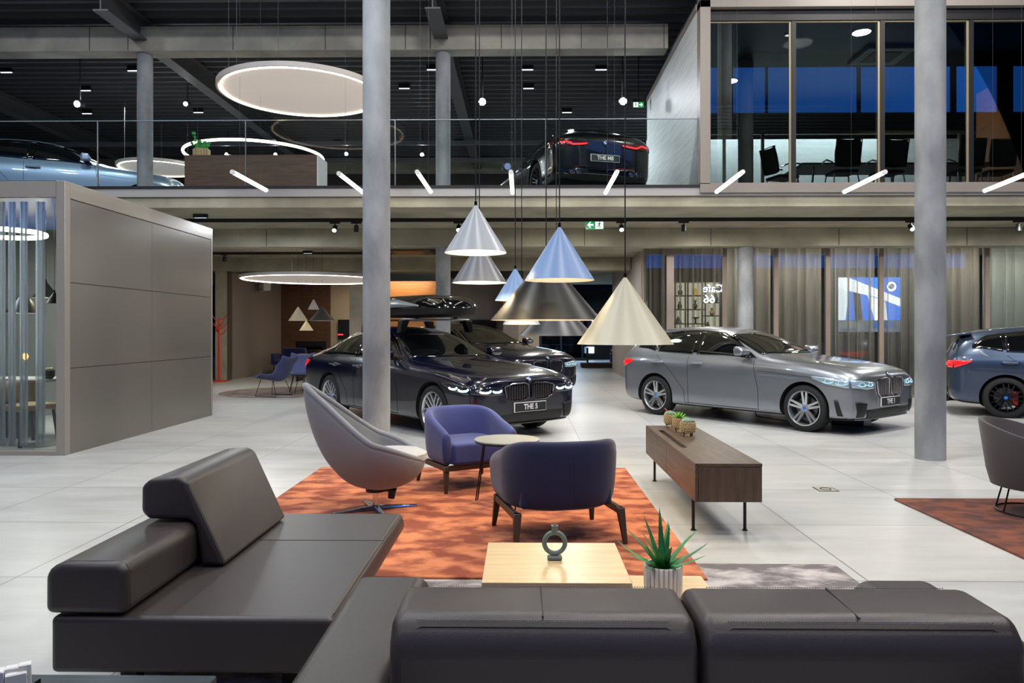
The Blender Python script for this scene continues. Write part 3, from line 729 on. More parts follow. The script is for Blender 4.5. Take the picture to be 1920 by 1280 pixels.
def car(kind, paint, label, center, heading, style, plate, plate_end='F', sc=1.0, z0=0, roofs=True, grille='black', lit=True):
    P, axles, R = BODIES[kind]
    if kind not in CACHE: CACHE[kind] = body_mesh(P, axles, R)
    me, bvh = CACHE[kind]
    t = thing('car', label, 'car', (center[0], center[1], z0), heading); t.scale = (sc, sc, sc)
    b = me.copy(); b.materials.clear(); b.materials.append(paint); b.materials.append(M_well)
    yl = {'sedan': .935, 'hatch': .90, 'coupe': .95}[kind]
    for p in b.polygons:
        c = p.center; p.use_smooth = True
        inwell = any(abs(math.hypot(c.x-a, c.z-R)-(R+.045)) < .012 and abs(p.normal.y) < .5 for a in axles) or (abs(abs(c.y)-.58) < .01 and abs(p.normal.y) > .9)
        p.material_index = 1 if inwell or p.normal.z < -.8 and c.z < .4 else 0
    body = link('body', b, None, t)
    try: b.set_sharp_from_angle(angle=1.0)
    except Exception: pass
    dz = {'sedan': 0, 'hatch': .015, 'coupe': -.075}[kind]
    # side windows
    for v in 'LR':
        if kind == 'sedan':
            A1 = ([(.52,.995),(-.62,1.00)], [(.48,1.01),(.05,1.24),(-.25,1.345),(-.62,1.375)])
            A2 = ([(-.70,1.00),(-1.52,1.02)], [(-.70,1.375),(-1.05,1.365),(-1.50,1.27)])
            A3 = ([(-1.56,1.02),(-1.86,1.04)], [(-1.55,1.255),(-1.70,1.19),(-1.86,1.06)])
        elif kind == 'hatch':
            A1 = ([(.48,1.015),(-.52,1.02)], [(.44,1.03),(.05,1.24),(-.2,1.335),(-.52,1.375)])
            A2 = ([(-.60,1.02),(-1.32,1.05)], [(-.60,1.375),(-1.0,1.37),(-1.33,1.33)])
            A3 = ([(-1.37,1.055),(-1.72,1.13)], [(-1.38,1.325),(-1.60,1.285),(-1.73,1.17)])
        else:
            A1 = ([(.40,.925),(-.55,.93)], [(.36,.94),(-.0,1.14),(-.3,1.25),(-.55,1.295)])
            A2 = ([(-.62,.93),(-1.35,.95)], [(-.62,1.30),(-1.0,1.30),(-1.34,1.24)])
            A3 = ([(-1.39,.955),(-1.66,.98)], [(-1.38,1.22),(-1.55,1.14),(-1.68,1.0)])
        f = MB()
        patch(f, bvh, v, [(A1[0][0][0]+.07, A1[0][0][1]-.025),(A3[0][1][0]-.07, A3[0][1][1]-.025)],
              [(A1[1][0][0]+.05, A1[1][0][1]-.005)]+[(x, z+.028) for x, z in A1[1][1:-1]]+[(x, z+.025) for x, z in A2[1]]+[(x, z+.025) for x, z in A3[1][1:-1]]+[(A3[1][-1][0]-.05, A3[1][-1][1])], 40, 6, .002)
        pbuild(f, 'window_surround', M_cblack, t, .003)
        for q in (A1, A2, A3):
            g = MB(); patch(g, bvh, v, q[0], q[1], 18, 6, .006); pbuild(g, 'side_window', M_cglass, t, .003)
        s = MB()
        zb, zt = (.24, 1.0+dz)
        for xl in [(.62,.52),(-.65,-.66)]:
            line(s, bvh, v, [(xl[0], .25), (xl[0], .55), (xl[1], 1.0+dz-.03)])
        rx = axles[1]
        line(s, bvh, v, [(rx+.62,.25),(rx+.60,.45),(rx+.30,.78),(rx+.02,1.0+dz-.02)])
        line(s, bvh, v, [(.62,.25),(rx+.62,.25)])
        line(s, bvh, v, [(.62,.80+dz),(axles[0]-.2,.76+dz),(axles[0]+.4,.72+dz)], .005)
        s.build('panel_gaps', M_seam, t)
        sg = 1 if v == 'L' else -1
        for hx in (-.50, -1.28 if kind != 'coupe' else -1.2):
            h, nn = hit(bvh, v, hx, .865+dz)
            e_ = MB(); patch(e_, bvh, v, [(hx-.085,.865+dz),(hx-.05,.838+dz),(hx+.05,.838+dz),(hx+.085,.865+dz)], [(hx-.085,.867+dz),(hx-.05,.893+dz),(hx+.05,.893+dz),(hx+.085,.867+dz)], 10, 3, .003); pbuild(e_, 'handle_recess', M_cblack, t, .002)
            b_ = MB(); b_.tube([h+Vector((-.12,0,0)), h+Vector((-.10,0,0))+nn*.035, h+Vector((.10,0,0))+nn*.035, h+Vector((.12,0,0))], [.014,.02,.02,.014], 8)
            b_.build('door_handle', paint, t, smooth=True)
        # mirror
        hx = .42; hz = 1.06+dz
        base, nn = hit(bvh, v, hx, hz-.06)
        b_ = MB(); yb = abs(base.y)
        ya_, yb_ = sorted((sg*(yb+.05), sg*(yb+.27))); b_.prism([(hx-.10,hz-.05),(hx+.03,hz-.045),(hx+.07,hz+.01),(hx+.02,hz+.075),(hx-.10,hz+.09)], ya_, yb_, 'Y')
        mo = b_.build('mirror', paint, t, bevel=.032, seg=4)
        b_ = MB(); b_.box(hx-.05, hx+.03, sg*(yb-.02) if sg > 0 else -(yb+.14), sg*(yb+.14) if sg > 0 else -(yb-.02), hz-.075, hz-.045); b_.build('mirror_arm', M_cblack, mo)
        b_ = MB(); b_.cyl((hx-.10, sg*(yb+.17), hz+.02), (hx-.112, sg*(yb+.17), hz+.02), .07, n=20); b_.build('mirror_glass', M_chrome, mo)
    # windscreen and rear window
    if kind == 'sedan': ws, rw = ((.80,.74),(.02,.56),.60), ((-1.62,.50),(-2.13,.62))
    elif kind == 'hatch': ws, rw = ((.74,.72),(-.02,.56),.58), ((-1.96,.50),(-2.045,.60))
    else: ws, rw = ((.74,.74),(-.10,.53),.58), ((-1.42,.46),(-2.12,.58))
    g = MB(); patch(g, bvh, 'T', [(ws[0][0]-.16,-ws[0][1]),(ws[0][0],-.3),(ws[0][0],.3),(ws[0][0]-.16,ws[0][1])], [(ws[1][0]-.05,-ws[1][1]),(ws[1][0],-.2),(ws[1][0],.2),(ws[1][0]-.05,ws[1][1])], 24, 14, .005)
    pbuild(g, 'windscreen', M_cglass, t)
    g = MB(); patch(g, bvh, 'T', [(rw[0][0],-rw[0][1]),(rw[0][0],rw[0][1])], [(rw[1][0],-rw[1][1]),(rw[1][0]-.01,0),(rw[1][0],rw[1][1])], 20, 12, .005)
    pbuild(g, 'rear_window', M_cglass, t)
    if kind == 'hatch':
        b_ = MB(); b_.prism([(-1.78,1.375),(-2.14,1.315),(-2.14,1.295),(-1.78,1.33)], -.60, .60, 'Y'); b_.build('roof_spoiler', paint, t, bevel=.01)
    # bonnet shut lines
    s = MB()
    x0 = {'sedan': 2.2, 'hatch': 1.92, 'coupe': 2.2}[kind]
    for sg in (-1, 1): line(s, bvh, 'T', [(x0, sg*.52), (1.4, sg*.72), (.72, sg*.74)], .007)
    line(s, bvh, 'T', [(x0, -.52), (x0+.04, 0), (x0, .52)], .007)
    s.build('bonnet_gap', M_seam, t)
    # front: kidneys
    gz0, gz1 = (.51, .735) if kind == 'sedan' else ((.51, .765) if kind == 'hatch' else (.42, .62))
    for sg in (-1, 1):
        gw = .42 if kind == 'sedan' else .37; ya, yb = sg*.03, sg*gw
        b_ = MB()
        lo = [(ya, gz0+.03), (sg*.10, gz0), (sg*.28, gz0), (yb-sg*.03, gz0+.05)]; up = [(ya, gz1-.03), (sg*.10, gz1-.005), (sg*.30, gz1-.015), (yb, gz1-.05)]
        patch(b_, bvh, 'F', lo, up, 18, 6, .006)
        gr = pbuild(b_, 'kidney_grille', M_cblack, t, .004)
        b_ = MB()
        for k in range(9):
            y = sg*(.060+k*(gw-.085)/8.2)
            pts = []
            for j in range(6):
                h, nn = hit(bvh, 'F', y, gz0+.012+(gz1-gz0-.03)*j/5 if k < 8 else gz0+.05+(gz1-gz0-.09)*j/5)
                if h is not None: pts.append(h+nn*.020)
            if len(pts) > 2: b_.tube(pts, .0055, 6)
        b_.build('grille_bars', M_chrome if grille == 'chrome' else mat('dark_chrome', '#7d7e83', .2, metal=1), gr, smooth=True)
        b_ = MB(); pts = []
        for (y, z) in lo+up[::-1]:
            h, nn = hit(bvh, 'F', y, z)
            if h is not None: pts.append(h+nn*.014)
        b_.tube(pts, .009, 6, closed=True); b_.build('grille_frame', M_chrome if grille == 'chrome' else mat('dark_chrome', '#7d7e83', .2, metal=1), gr, smooth=True)
    # headlights wrap round the corner: front view part
    for sg in (-1, 1):
        hz = gz1-.06; H = MB()
        xN = P[2][0]
        lo = [(xN+.02, hz-.085), (xN-.30, hz-.045), (xN-.52, hz+.03)]; up = [(xN+.02, hz-.01), (xN-.25, hz+.045), (xN-.54, hz+.055)]
        v = 'L' if sg > 0 else 'R'
        ym_ = {'sedan': .86, 'hatch': .83, 'coupe': .86}[kind]; loF = [(sg*.44, hz-.085), (sg*.62, hz-.09), (sg*ym_, hz-.065)]; upF = [(sg*.42, hz-.005), (sg*.62, hz+.02), (sg*ym_, hz+.035)]
        patch(H, bvh, 'F', loF, upF, 14, 5, .008)
        patch(H, bvh, v, [(x0+.04, hz-.075),(x0-.25, hz-.03),(x0-.45,hz+.04)], [(x0+.04, hz+.02),(x0-.25,hz+.06),(x0-.47,hz+.07)], 14, 4, .008)
        hl = pbuild(H, 'headlight', M_head if kind == 'hatch' else mat('dark_headlamp', '#1a2229', .06, coat=1), t)
        if lit:
            D = MB(); 
            for (vw, pa, pb) in (('F', .47, .60), ('F', .63, .78), (v, x0+.03, x0-.12), (v, x0-.15, x0-.30)):
                if kind == 'coupe' and vw != 'F': continue
                pts = []; rise = .0 if vw == 'F' else .035*(1 if pb < x0-.2 else .5)
                for (fy, fz) in ((0,-.026),(.15,-.044),(.5,-.050),(.85,-.044),(1,-.032)):
                    q_ = pa+(pb-pa)*fy
                    h, nn = hit(bvh, vw, sg*q_ if vw == 'F' else q_, hz+fz+rise)
                    if h is not None: pts.append(h+nn*.012)
                if len(pts) > 2: D.tube(pts, .012 if kind == 'sedan' else .007, 6)
                if kind == 'hatch':
                    pts = []
                    for k in range(8):
                        c_ = (pa+pb)/2; w_ = abs(pb-pa)*.30
                        h, nn = hit(bvh, vw, (sg*c_ if vw == 'F' else c_)+w_*math.cos(k*PI/4), hz-.025+rise+.026*math.sin(k*PI/4))
                        if h is not None: pts.append(h+nn*.012)
                    if len(pts) > 4: D.tube(pts, .004, 6, closed=True)
            D.build('daytime_light', M_drl if kind == 'sedan' else M_drl2, hl, smooth=True)
    # lower intakes
    b_ = MB(); zi = .36 if kind == 'sedan' else .345; patch(b_, bvh, 'F', [(-.56,.235),(.56,.235)], [(-.62,zi),(.62,zi)], 24, 4, .006)
    inn = pbuild(b_, 'lower_intake', mat('intake_black', '#08080a', .5), t)
    b_ = MB()
    for r in range(4):
        for k in range(26):
            y = -.50+k*.04+(.02 if r % 2 else 0)
            h, nn = hit(bvh, 'F', y, .25+r*.026)
            if h is not None: b_.tube([h+nn*.01+Vector((0,-.012,0)), h+nn*.012+Vector((0,0,.010)), h+nn*.01+Vector((0,.012,0))], .002, 4)
    b_.build('mesh_bars', mat('dark_chrome', '#7d7e83', .2, metal=1), inn)
    for sg in (-1, 1):
        b_ = MB(); patch(b_, bvh, 'F', [(sg*.64,.25),(sg*.76,.25)], [(sg*.60,.43),(sg*.80,.46)], 8, 6, .007)
        pbuild(b_, 'air_curtain', mat('intake_black'), t)
        b_ = MB(); patch(b_, bvh, 'L' if sg > 0 else 'R', [(x0-.04,.26),(x0-.11,.26)], [(x0-.10,.47),(x0-.15,.47)], 4, 6, .007)
        pbuild(b_, 'side_vent', mat('intake_black'), t)
    b_ = MB()
    pts = []
    for k in range(21):
        y = -.74+1.48*k/20; h, nn = hit(bvh, 'F', y, .215)
        if h is not None: pts.append(h+Vector((.012,0,0)))
    b_.tube(pts, .012, 6); b_.build('front_lip', mat('dark_chrome', '#7d7e83', .2, metal=1) if kind != 'hatch' else paint, t, smooth=True)
    # badge on bonnet
    h, nn = hit(bvh, 'F', 0, gz1+.035)
    if h is not None: roundel(t, h+nn*.006, nn.to_track_quat('X', 'Z').to_matrix().to_4x4(), .041)
    # tail lights
    tz = {'sedan': .86, 'hatch': .86, 'coupe': .86}[kind]; xr = P[-3][0]-.02
    for sg in (-1, 1):
        H = MB(); v = 'L' if sg > 0 else 'R'
        patch(H, bvh, 'B', [(sg*.30, tz-.02),(sg*.55, tz-.06),(sg*.82, tz-.07)], [(sg*.30, tz+.02),(sg*.55, tz+.035),(sg*.84, tz+.05)], 16, 4, .008)
        patch(H, bvh, v, [(xr+.02, tz-.07),(xr+.20, tz+.0)], [(xr+.02, tz+.05),(xr+.27, tz+.045)], 8, 4, .008)
        tl = pbuild(H, 'tail_light', M_tail if kind != 'coupe' else mat('tail_dark', '#4a0508', .1, coat=1), t)
        D = MB(); pts = []
        for (y, z) in ((.34, tz), (.48, tz-.02), (.60, tz-.03), (.70, tz+.015), (.82, tz-.01)):
            h, nn = hit(bvh, 'B', sg*y, z)
            if h is not None: pts.append(h+nn*.018)
        D.tube(pts, .012 if kind == 'coupe' else .007, 6)
        if len(pts): D.build('light_bar', M_tailg, tl, smooth=True)
    h, nn = hit(bvh, 'B', 0, tz+.03)
    if h is not None: roundel(t, h+nn*.006, nn.to_track_quat('X', 'Z').to_matrix().to_4x4(), .041)
    # rear apron and exhausts
    b_ = MB(); patch(b_, bvh, 'B', [(-.62,.30),(.62,.30)], [(-.55,.46),(.55,.46)], 16, 4, .006); pbuild(b_, 'rear_diffuser', M_cblack, t)
    if kind == 'coupe':
        for sg in (-1, 1):
            for dy in (.50, .62):
                h, nn = hit(bvh, 'B', sg*dy, .36)
                b_ = MB(); b_.cyl(h+Vector((.05,0,0)), h+Vector((-.06,0,0)), .048, n=20, caps=False); b_.cyl(h+Vector((-.03,0,0)), h+Vector((-.031,0,0)), .04, n=20); b_.build('exhaust_tip', mat('dark_chrome', '#7d7e83', .2, metal=1), t, smooth=True, solid=.004)
    # number plate
    if plate:
        fz = (.42 if kind == 'sedan' else .43) if plate_end == 'F' else .62
        h, nn = hit(bvh, plate_end, 0, fz); sx = 1 if plate_end == 'F' else -1
        xx = h.x+sx*.022
        b_ = MB(); b_.box(min(xx, xx-sx*.02), max(xx, xx-sx*.02), -.27, .27, fz-.062, fz+.062); pl = b_.build('number_plate', M_platew, t, bevel=.004)
        b_ = MB(); b_.box(min(xx, xx+sx*.003), max(xx, xx+sx*.003), -.262, .262, fz-.054, fz+.054); b_.build('plate_field', M_plate, pl)
        if kind != 'coupe': pass
        text('plate_text', plate, .095, M_platew, pl, (xx+sx*.004, 0, fz), (PI/2, 0, sx*PI/2), .001, (.95,1,1), bold=.002)
    for ax in axles:
        for sg in (1, -1): wheel(t, ax, sg*({'sedan': .80, 'hatch': .77, 'coupe': .82}[kind]), R, style)
    return t, bvh
def paintm(name, c, fl=.35, metal=.55): return mat(name, c, fl, metal=metal, coat=1)
P_night = paintm('midnight_blue_paint', '#05081f', .22, .0)
P_silver = paintm('silver_paint', '#8b8f96', .33, .75)
P_blue = paintm('storm_blue_paint', '#3c4a60', .33, .6)
P_blackp = paintm('black_paint', '#050607', .2, .0)
P_ice = paintm('ice_blue_paint', '#7f97ad', .35, .5)
def hd(fx, fy): return math.atan2(fy, fx)
sedan, _ = car('sedan', P_night, 'midnight blue saloon with roof box and lit headlights, plate reading THE 5', (-1.45, 11.43), hd(.65,-.76), 'y', 'THE 5')
hatch, _ = car('hatch', P_silver, 'silver grey hatchback with chrome kidney grille, plate reading THE 1', (3.72, 11.95), hd(.63,-.777), 'double', 'THE 1', grille='chrome')
bl, _ = car('hatch', P_blue, 'blue hatchback at the right edge showing its tail light and dark wheel', (9.28, 12.2), hd(.90,-.44), 'dark', None)
suv, _ = car('hatch', P_night, 'dark car behind the saloon with only its bonnet and windscreen showing', (-.93, 16.6), hd(.65,-.76), 'y', None, sc=1.06)
m8, _ = car('coupe', P_blackp, 'black coupe on the upper floor with red tail lights, plate reading THE M8', (.72, 15.35), hd(-.29,.957), 'dark', 'THE M8', 'B', z0=3.76)
ix, _ = car('hatch', P_ice, 'silver-blue car on the upper floor at the far left above the pavilion', (-10.12, 16.7), hd(.94,.34), 'double', None, lit=False, sc=1.12, z0=3.76)
ix.scale = (1.12, 1.12, 1.22)
for o in (m8,): o.location.z = 3.765
# roof box on the saloon
ang = hd(.65,-.76)
rb = thing('roof_box', 'black and silver roof box carried on the dark saloon roof', 'roof box', (-1.45, 11.43, 0), ang)
def rbx(z, wd, l0, l1, n=28, e=.62):
    cx = (l0+l1)/2; a = (l1-l0)/2
    return [(cx+a*math.copysign(abs(math.cos(t))**e, math.cos(t)), wd*math.copysign(abs(math.sin(t))**e, math.sin(t)), z) for t in [2*PI*i/n for i in range(n)]]
OX = -.12
b = MB(); b.skin([rbx(1.60,.36,-.95+OX,.95+OX), rbx(1.63,.42,-1.05+OX,1.06+OX), rbx(1.72,.44,-1.08+OX,1.10+OX)]); b.build('tray', mat('box_black_plastic', '#0c0c0d', .5), rb, smooth=True)
b = MB(); b.skin([rbx(1.721,.44,-1.08+OX,1.10+OX), rbx(1.80,.43,-1.07+OX,1.06+OX), rbx(1.88,.39,-1.02+OX,.88+OX), rbx(1.925,.30,-.92+OX,.60+OX), rbx(1.935,.15,-.7+OX,.3+OX)]); b.build('lid', M_cblack, rb, smooth=True)
b = MB()
for sg in (-1,): 
    R0 = []; R1 = []
    for i in range(21):
        x = -.95+OX+i*.075; zz = 1.86 if i < 12 else 1.86-(i-12)*.012
        R0.append((x, sg*.452, 1.745)); R1.append((x, sg*(.455-(zz-1.745)*.42), zz))
    b.skin([R0, R1], closed=False)
b.build('side_panel', mat('box_silver', '#8d9093', .35, metal=.5), rb, solid=.012, smooth=True, label='silver side panel')
for x in (.22, -.85):
    b = MB(); b.box(x-.04,x+.04,-.60,.60,1.545,1.575); c = b.build('crossbar', mat('alu', '#9b9da0', .35, metal=.8), rb, bevel=.01)
    for sg in (-1,1):
        b = MB(); b.prism([(sg*.50,1.55),(sg*.63,1.55),(sg*.66,1.36),(sg*.58,1.36)], x-.06, x+.06, 'X'); b.build('foot', M_blackm, c, bevel=.01)
        b = MB(); b.box(x-.02,x+.02,sg*.36-.02,sg*.36+.02,1.575,1.602); b.build('clamp', M_blackm, c)
# battery charger in front of the silver car
cx, cy = G(1600, 800)
t = thing('charger', 'black battery charger on the floor under the silver hatchback nose', 'charger', (cx, cy+.1, 0), -.3)
MB().box(-.26,.16,-.09,.09,.01,.12).build('case', M_blackm, t, bevel=.015)
MB().box(.16,.27,-.085,.085,.012,.115).build('connector_panel', mat('alu', '#9b9da0'), t, bevel=.01)
b = MB(); b.tube([(-.26,0,.05),(-.5,.05,.02),(-.9,.2,.02),(-1.3,.35,.06),(-1.35,.4,.2)], .009, 6); b.build('cable', mat('red_cable', '#7a1410', .5), t, smooth=True)
# small wheeled dolly beside the saloon's front wheel
# rotating display discs under the cars
for (c, r, lab) in [((3.72,11.95),2.45,'dark round turntable under the silver hatchback'),((-1.45,11.43),2.6,'dark round turntable under the midnight blue saloon'),((8.57,12.55),2.45,'dark round turntable under the blue hatchback')]:
    pass
# ================================================================ LOUNGE
M_leather = mat('brown_leather', '#3b3433', .38, bump=.10, bscale=420, spec=.45)
M_pipe = mat('leather_piping', '#1d1918', .5)
M_thread = mat('grey_thread', '#6d6772', .7)
def rug_mat(name, a, b, c):
    m = mat(name, a, .95, var=b, scale=4.6, sheen=.2, detail=6, ramp=(.42,.60), bump=.5, bscale=160, stretch=(1,1.5,1))
    return m
def rug(name, x0, x1, y0, y1, z0, z1, m, label):
    o = MB().box(x0,x1,y0,y1,z0,z1).build(name, m, bevel=.004, seg=1); tag(o, label, 'rug'); return o
M_or = rug_mat('rust_pile', '#8a3c1c', '#d07c4e', '')
rug('rug', -2.03, 1.03, 4.17, 7.5, .008, .022, M_or, 'rust orange rug with brushed pile under the blue armchairs')
rug('rug', -1.6, 1.86, 1.9, 4.48, 0, .008, rug_mat('grey_pile', '#6a6362', '#bdb4b1', ''), 'grey mottled rug under the coffee tables')
rug('rug', 3.06, 6.4, 2.9, 6.2, 0, .018, rug_mat('rust_pile_deep', '#4a1d09', '#7c3c18', ''), 'rust orange rug at the right edge under the grey tub chair')
# --- leather sofa (left piece)
t = thing('sofa', 'low brown leather sofa at the left with an armrest block and one back cushion', 'sofa', (0,0,0))
zs = .37
def rprism(poly, d0, d1, axis, name, m, parent, bev=.035, seg=5, **k):
    return MB().prism(poly, d0, d1, axis).build(name, m, parent, bevel=bev, seg=seg, **k)
rprism([(-1.70,.165),(-.76,.165),(-.66,zs-.07),(-.68,zs),(-1.70,zs)], 2.66, 4.2, 'Y', 'seat', M_leather, t, .022, 4)
b = MB(); b.tube([(-.685,2.70,zs+.0005),(-.685,4.16,zs+.0005)], .003, 6); b.box(-1.3,-.69,3.648,3.652,zs-.001,zs+.0015); b.build('seam', M_pipe, t)
rprism([(-1.72,.378),(-1.42,.378),(-1.42,.545),(-1.46,.565),(-1.66,.565),(-1.72,.53)], 2.655, 4.15, 'Y', 'armrest', M_leather, t, .03, 5)
b = MB(); b.tube([(-1.716,2.685,.40),(-1.716,2.685,.515),(-1.708,2.685,.532),(-1.69,2.685,.546),(-1.665,2.685,.558),(-1.64,2.685,.563),(-1.48,2.685,.563),(-1.455,2.685,.560),(-1.435,2.685,.548),(-1.424,2.685,.53),(-1.4225,2.685,.40)], .0035, 6); b.build('armrest_piping', M_pipe, t, smooth=True)
rprism([(-1.40,.378),(-1.29,.378),(-1.46,.745),(-1.50,.765),(-1.62,.755),(-1.66,.72),(-1.66,.61),(-1.63,.578),(-1.45,.578),(-1.42,.55)], 3.22, 4.06, 'Y', 'back_cushion', M_leather, t, .022, 4)
b = MB(); b.tube([(-1.302,3.228,.39),(-1.458,3.228,.728),(-1.472,3.236,.744),(-1.478,3.25,.7505),(-1.478,4.03,.7515)], .003, 6); b.build('cushion_piping', M_pipe, t, smooth=True)
for (x, y) in [(-1.5,2.85),(-1.5,4.0),(-.9,4.0),(-.9,2.9)]:
    MB().box(x-.03,x+.03,y-.03,y+.03,0.008 if y < 4.4 and x > -1.6 else 0,.17).build('leg', M_black, t)
# --- leather sofa seen from behind (with two arm blocks and two back cushions)
t = thing('sofa', 'brown leather sofa seen from behind in the foreground with two back cushions', 'sofa', (0,0,0))
rprism([(-.56,.17),(1.40,.17),(1.40,.36),(-.56,.36)], 1.55, 2.52, 'Y', 'seat', M_leather, t, .03, 4)
rprism([(-.565,.362),(-.31,.362),(-.31,.54),(-.34,.572),(-.54,.572),(-.565,.54)], 1.35, 2.52, 'Y', 'armrest', M_leather, t, .035, 5)
rprism([(1.09,.362),(1.385,.362),(1.385,.53),(1.34,.572),(1.13,.572),(1.09,.54)], 1.42, 2.51, 'Y', 'armrest', M_leather, t, .035, 5)
for (x0, x1) in [(-.300,.392),(.402,1.118)]:
    o = rprism([(1.655,.364),(1.655,.70),(1.70,.752),(1.90,.752),(1.97,.70),(2.08,.364)], x0, x1, 'X', 'back_cushion', M_leather, t, .030, 5)
    xm = (x0+x1)/2
    b = MB(); zt = .738
    b.tube([(x0+.012,1.70,.40),(x0+.012,1.69,.66),(x0+.03,1.678,.712),(x0+.07,1.682,.732),(x1-.07,1.682,.732),(x1-.03,1.678,.712),(x1-.012,1.69,.66),(x1-.012,1.70,.40)], .0028, 6)
    b.tube([(xm,1.695,.7500),(xm,1.885,.7535)], .0022, 5)
    b.build('piping', M_pipe, o, smooth=True)
    b = MB(); n = 90
    for i in range(n):
        xx = x0+.06+(x1-x0-.12)*i/n; b.box(xx, xx+.0042, 1.690, 1.6915, .7425, .7445)
        b.box(xx, xx+.0042, 1.889, 1.8905, .7515, .7530)
    b.build('stitching', M_thread, o)
for (x, y) in [(-.45,1.7),(1.3,1.7),(-.45,2.4),(1.3,2.4)]:
    MB().box(x-.03,x+.03,y-.03,y+.03,.008 if y > 1.9 else 0,.175).build('leg', M_black, t)
# --- dark side table bottom left with white boxes
t = thing('side_table', 'dark blue-black wood side table cropped by the bottom left corner', 'table', (0,0,0))
MB().box(-2.3,-.90,1.45,2.185,.36,.385).build('table_top', wood('black_blue_wood', '#0c1219', '#1c2733', 'X', 1.2, .35), t, bevel=.003, seg=1)
for (x, y) in [(-2.2,1.55),(-1.0,1.55),(-1.0,2.1),(-2.2,2.1)]: MB().box(x-.02,x+.02,y-.02,y+.02,0,.36).build('leg', M_black, t)
M_box = mat('white_card', '#d5d4d2', .5)
def wbox(px, py, wx, wy, h, rz, label, logo=False):
    x, y = G(px, py, .385+h)
    t = thing('carton', label, 'box', (x, y, .386), rz, 'white cartons')
    MB().box(-wx/2,wx/2,-wy/2,wy/2,0,h).build('carton_body', M_box, t, bevel=.001, seg=1)
    MB().box(-wx/2+.004,wx/2-.004,-wy/2+.004,wy/2-.004,h,h+.001).build('lid_flap', M_white, t)
    return t
c1 = wbox(47, 1244, .030, .030, .085, .55, 'upright white carton with a small dark mark, rightmost of the group')
b = MB(); b.tube([(-.006,-.0156,.052),(0,-.0156,.058),(.006,-.0156,.052),(0,-.0156,.046),(-.006,-.0156,.040)], .0012, 5); b.build('mark', M_black, c1)
wbox(23, 1250, .032, .032, .08, .5, 'upright white carton between the mark carton and the flat one')
wbox(30, 1262, .05, .028, .07, .6, 'white carton with grey print lines lying in front of the upright ones')
wbox(2, 1256, .03, .04, .075, .2, 'white carton cut off by the left picture edge')
x, y = G(95, 1276, .44)
t = thing('glass_holder', 'small clear glass holder beside the white cartons', 'holder', (x, y-.02, .386))
MB().box(-.03,.03,-.02,.02,0,.004).build('base', M_chrome, t); b = MB(); b.box(-.03,-.027,-.02,.02,.004,.06); b.box(.027,.03,-.02,.02,.004,.05); b.build('glass_walls', glassmat('thick_glass', '#dfe9f2', ior=1.6), t)
# --- coffee tables
M_ash = wood('pale_oak', '#c9a878', '#dcc095', 'X', 1.0, .28)
def cube_table(name, label, x0, x1, y0, y1, z1, zb=.022, th=.03):
    t = thing(name, label, 'table', (0,0,0))
    MB().box(x0,x1,y0,y1,z1-th,z1).build('table_top', M_ash, t, bevel=.002, seg=1)
    MB().box(x0,x0+th,y0,y1,zb,z1-th).build('side_panel', M_ash, t); MB().box(x1-th,x1,y0,y1,zb,z1-th).build('side_panel', M_ash, t)
    MB().box(x0+th,x1-th,y0+.02,y1,zb,zb+th).build('shelf', M_ash, t)
    MB().box(x0+th,x1-th,y1-.02,y1,zb+th,z1-th).build('back_panel', M_ash, t)
    return t
cube_table('coffee_table', 'square pale oak coffee table carrying the ring vase', -.163, .434, 2.96, 3.52, .40, zb=.008)
cube_table('coffee_table', 'lower pale oak coffee table under the potted aloe', .45, .80, 2.78, 3.36, .30, zb=.008)
# ring vase
x, y = G(1040, 1049, .40)
t = thing('ring_vase', 'sage green ring-shaped ceramic vase on the pale oak coffee table', 'vase', (x, y, .401))
M_sage = mat('sage_ceramic', '#6f7f79', .55, bump=.1)
b = MB(); b.tube([(.045*math.cos(a), 0, .073+.045*math.sin(a)) for a in [2*PI*i/40 for i in range(40)]], .0105, 12, closed=True); b.build('ring', M_sage, t, smooth=True)
b = MB(); b.lathe([(.014,.118),(.0135,.124),(.0135,.142),(.016,.146),(.016,.149),(.010,.149),(.009,.13)], 24); b.build('neck', M_sage, t, smooth=True)
b = MB(); b.box(-.032,.032,-.018,.018,0,.018); b.build('foot', M_sage, t, bevel=.007, seg=3)
# aloe
M_pot = mat('ribbed_cream_ceramic', '#f3ede0', .4); M_aloe = mat('aloe_green', '#2f7a38', .4, var='#4e9a4e', scale=9, ramp=(.4,.6)); M_aloe2 = mat('aloe_deep', '#1f5c33', .4, var='#3b8a48', scale=9)
M_soil = mat('soil', '#2a2019', .95, bump=.6)
x, y = G(1243, 1106, .30); y = 3.02; x = ray(1243, 1080)[0]/ray(1243, 1080)[1]*y
t = thing('potted_aloe', 'spiky green aloe in a cream ribbed pot on the lower coffee table', 'plant', (x, y, .301))
b = MB(); n = 120; R0 = .072
def ribs(r, z, d=.003): return [((r+d*math.cos(24*a))*math.cos(a), (r+d*math.cos(24*a))*math.sin(a), z) for a in [2*PI*i/192 for i in range(192)]]
b.skin([ribs(.064,0,0), ribs(R0,.006), ribs(.074,.08), ribs(.075,.150), ribs(.074,.156,.001), ribs(.068,.156,0), ribs(.066,.13,0)])
b.build('pot', M_pot, t, smooth=True)
b = MB()
for k in range(24):
    a = 2*PI*(k+.5)/24; b.tube([(.0715*math.cos(a), .0715*math.sin(a), .006), (.0725*math.cos(a), .0725*math.sin(a), .152)], .0011, 4)
b.build('rib_glaze', mat('brown_glaze', '#a8875c', .5), t)
b = MB(); b.cyl((0,0,.12),(0,0,.138),.066,n=32); b.build('soil', M_soil, t)
rnd = random.Random(3)
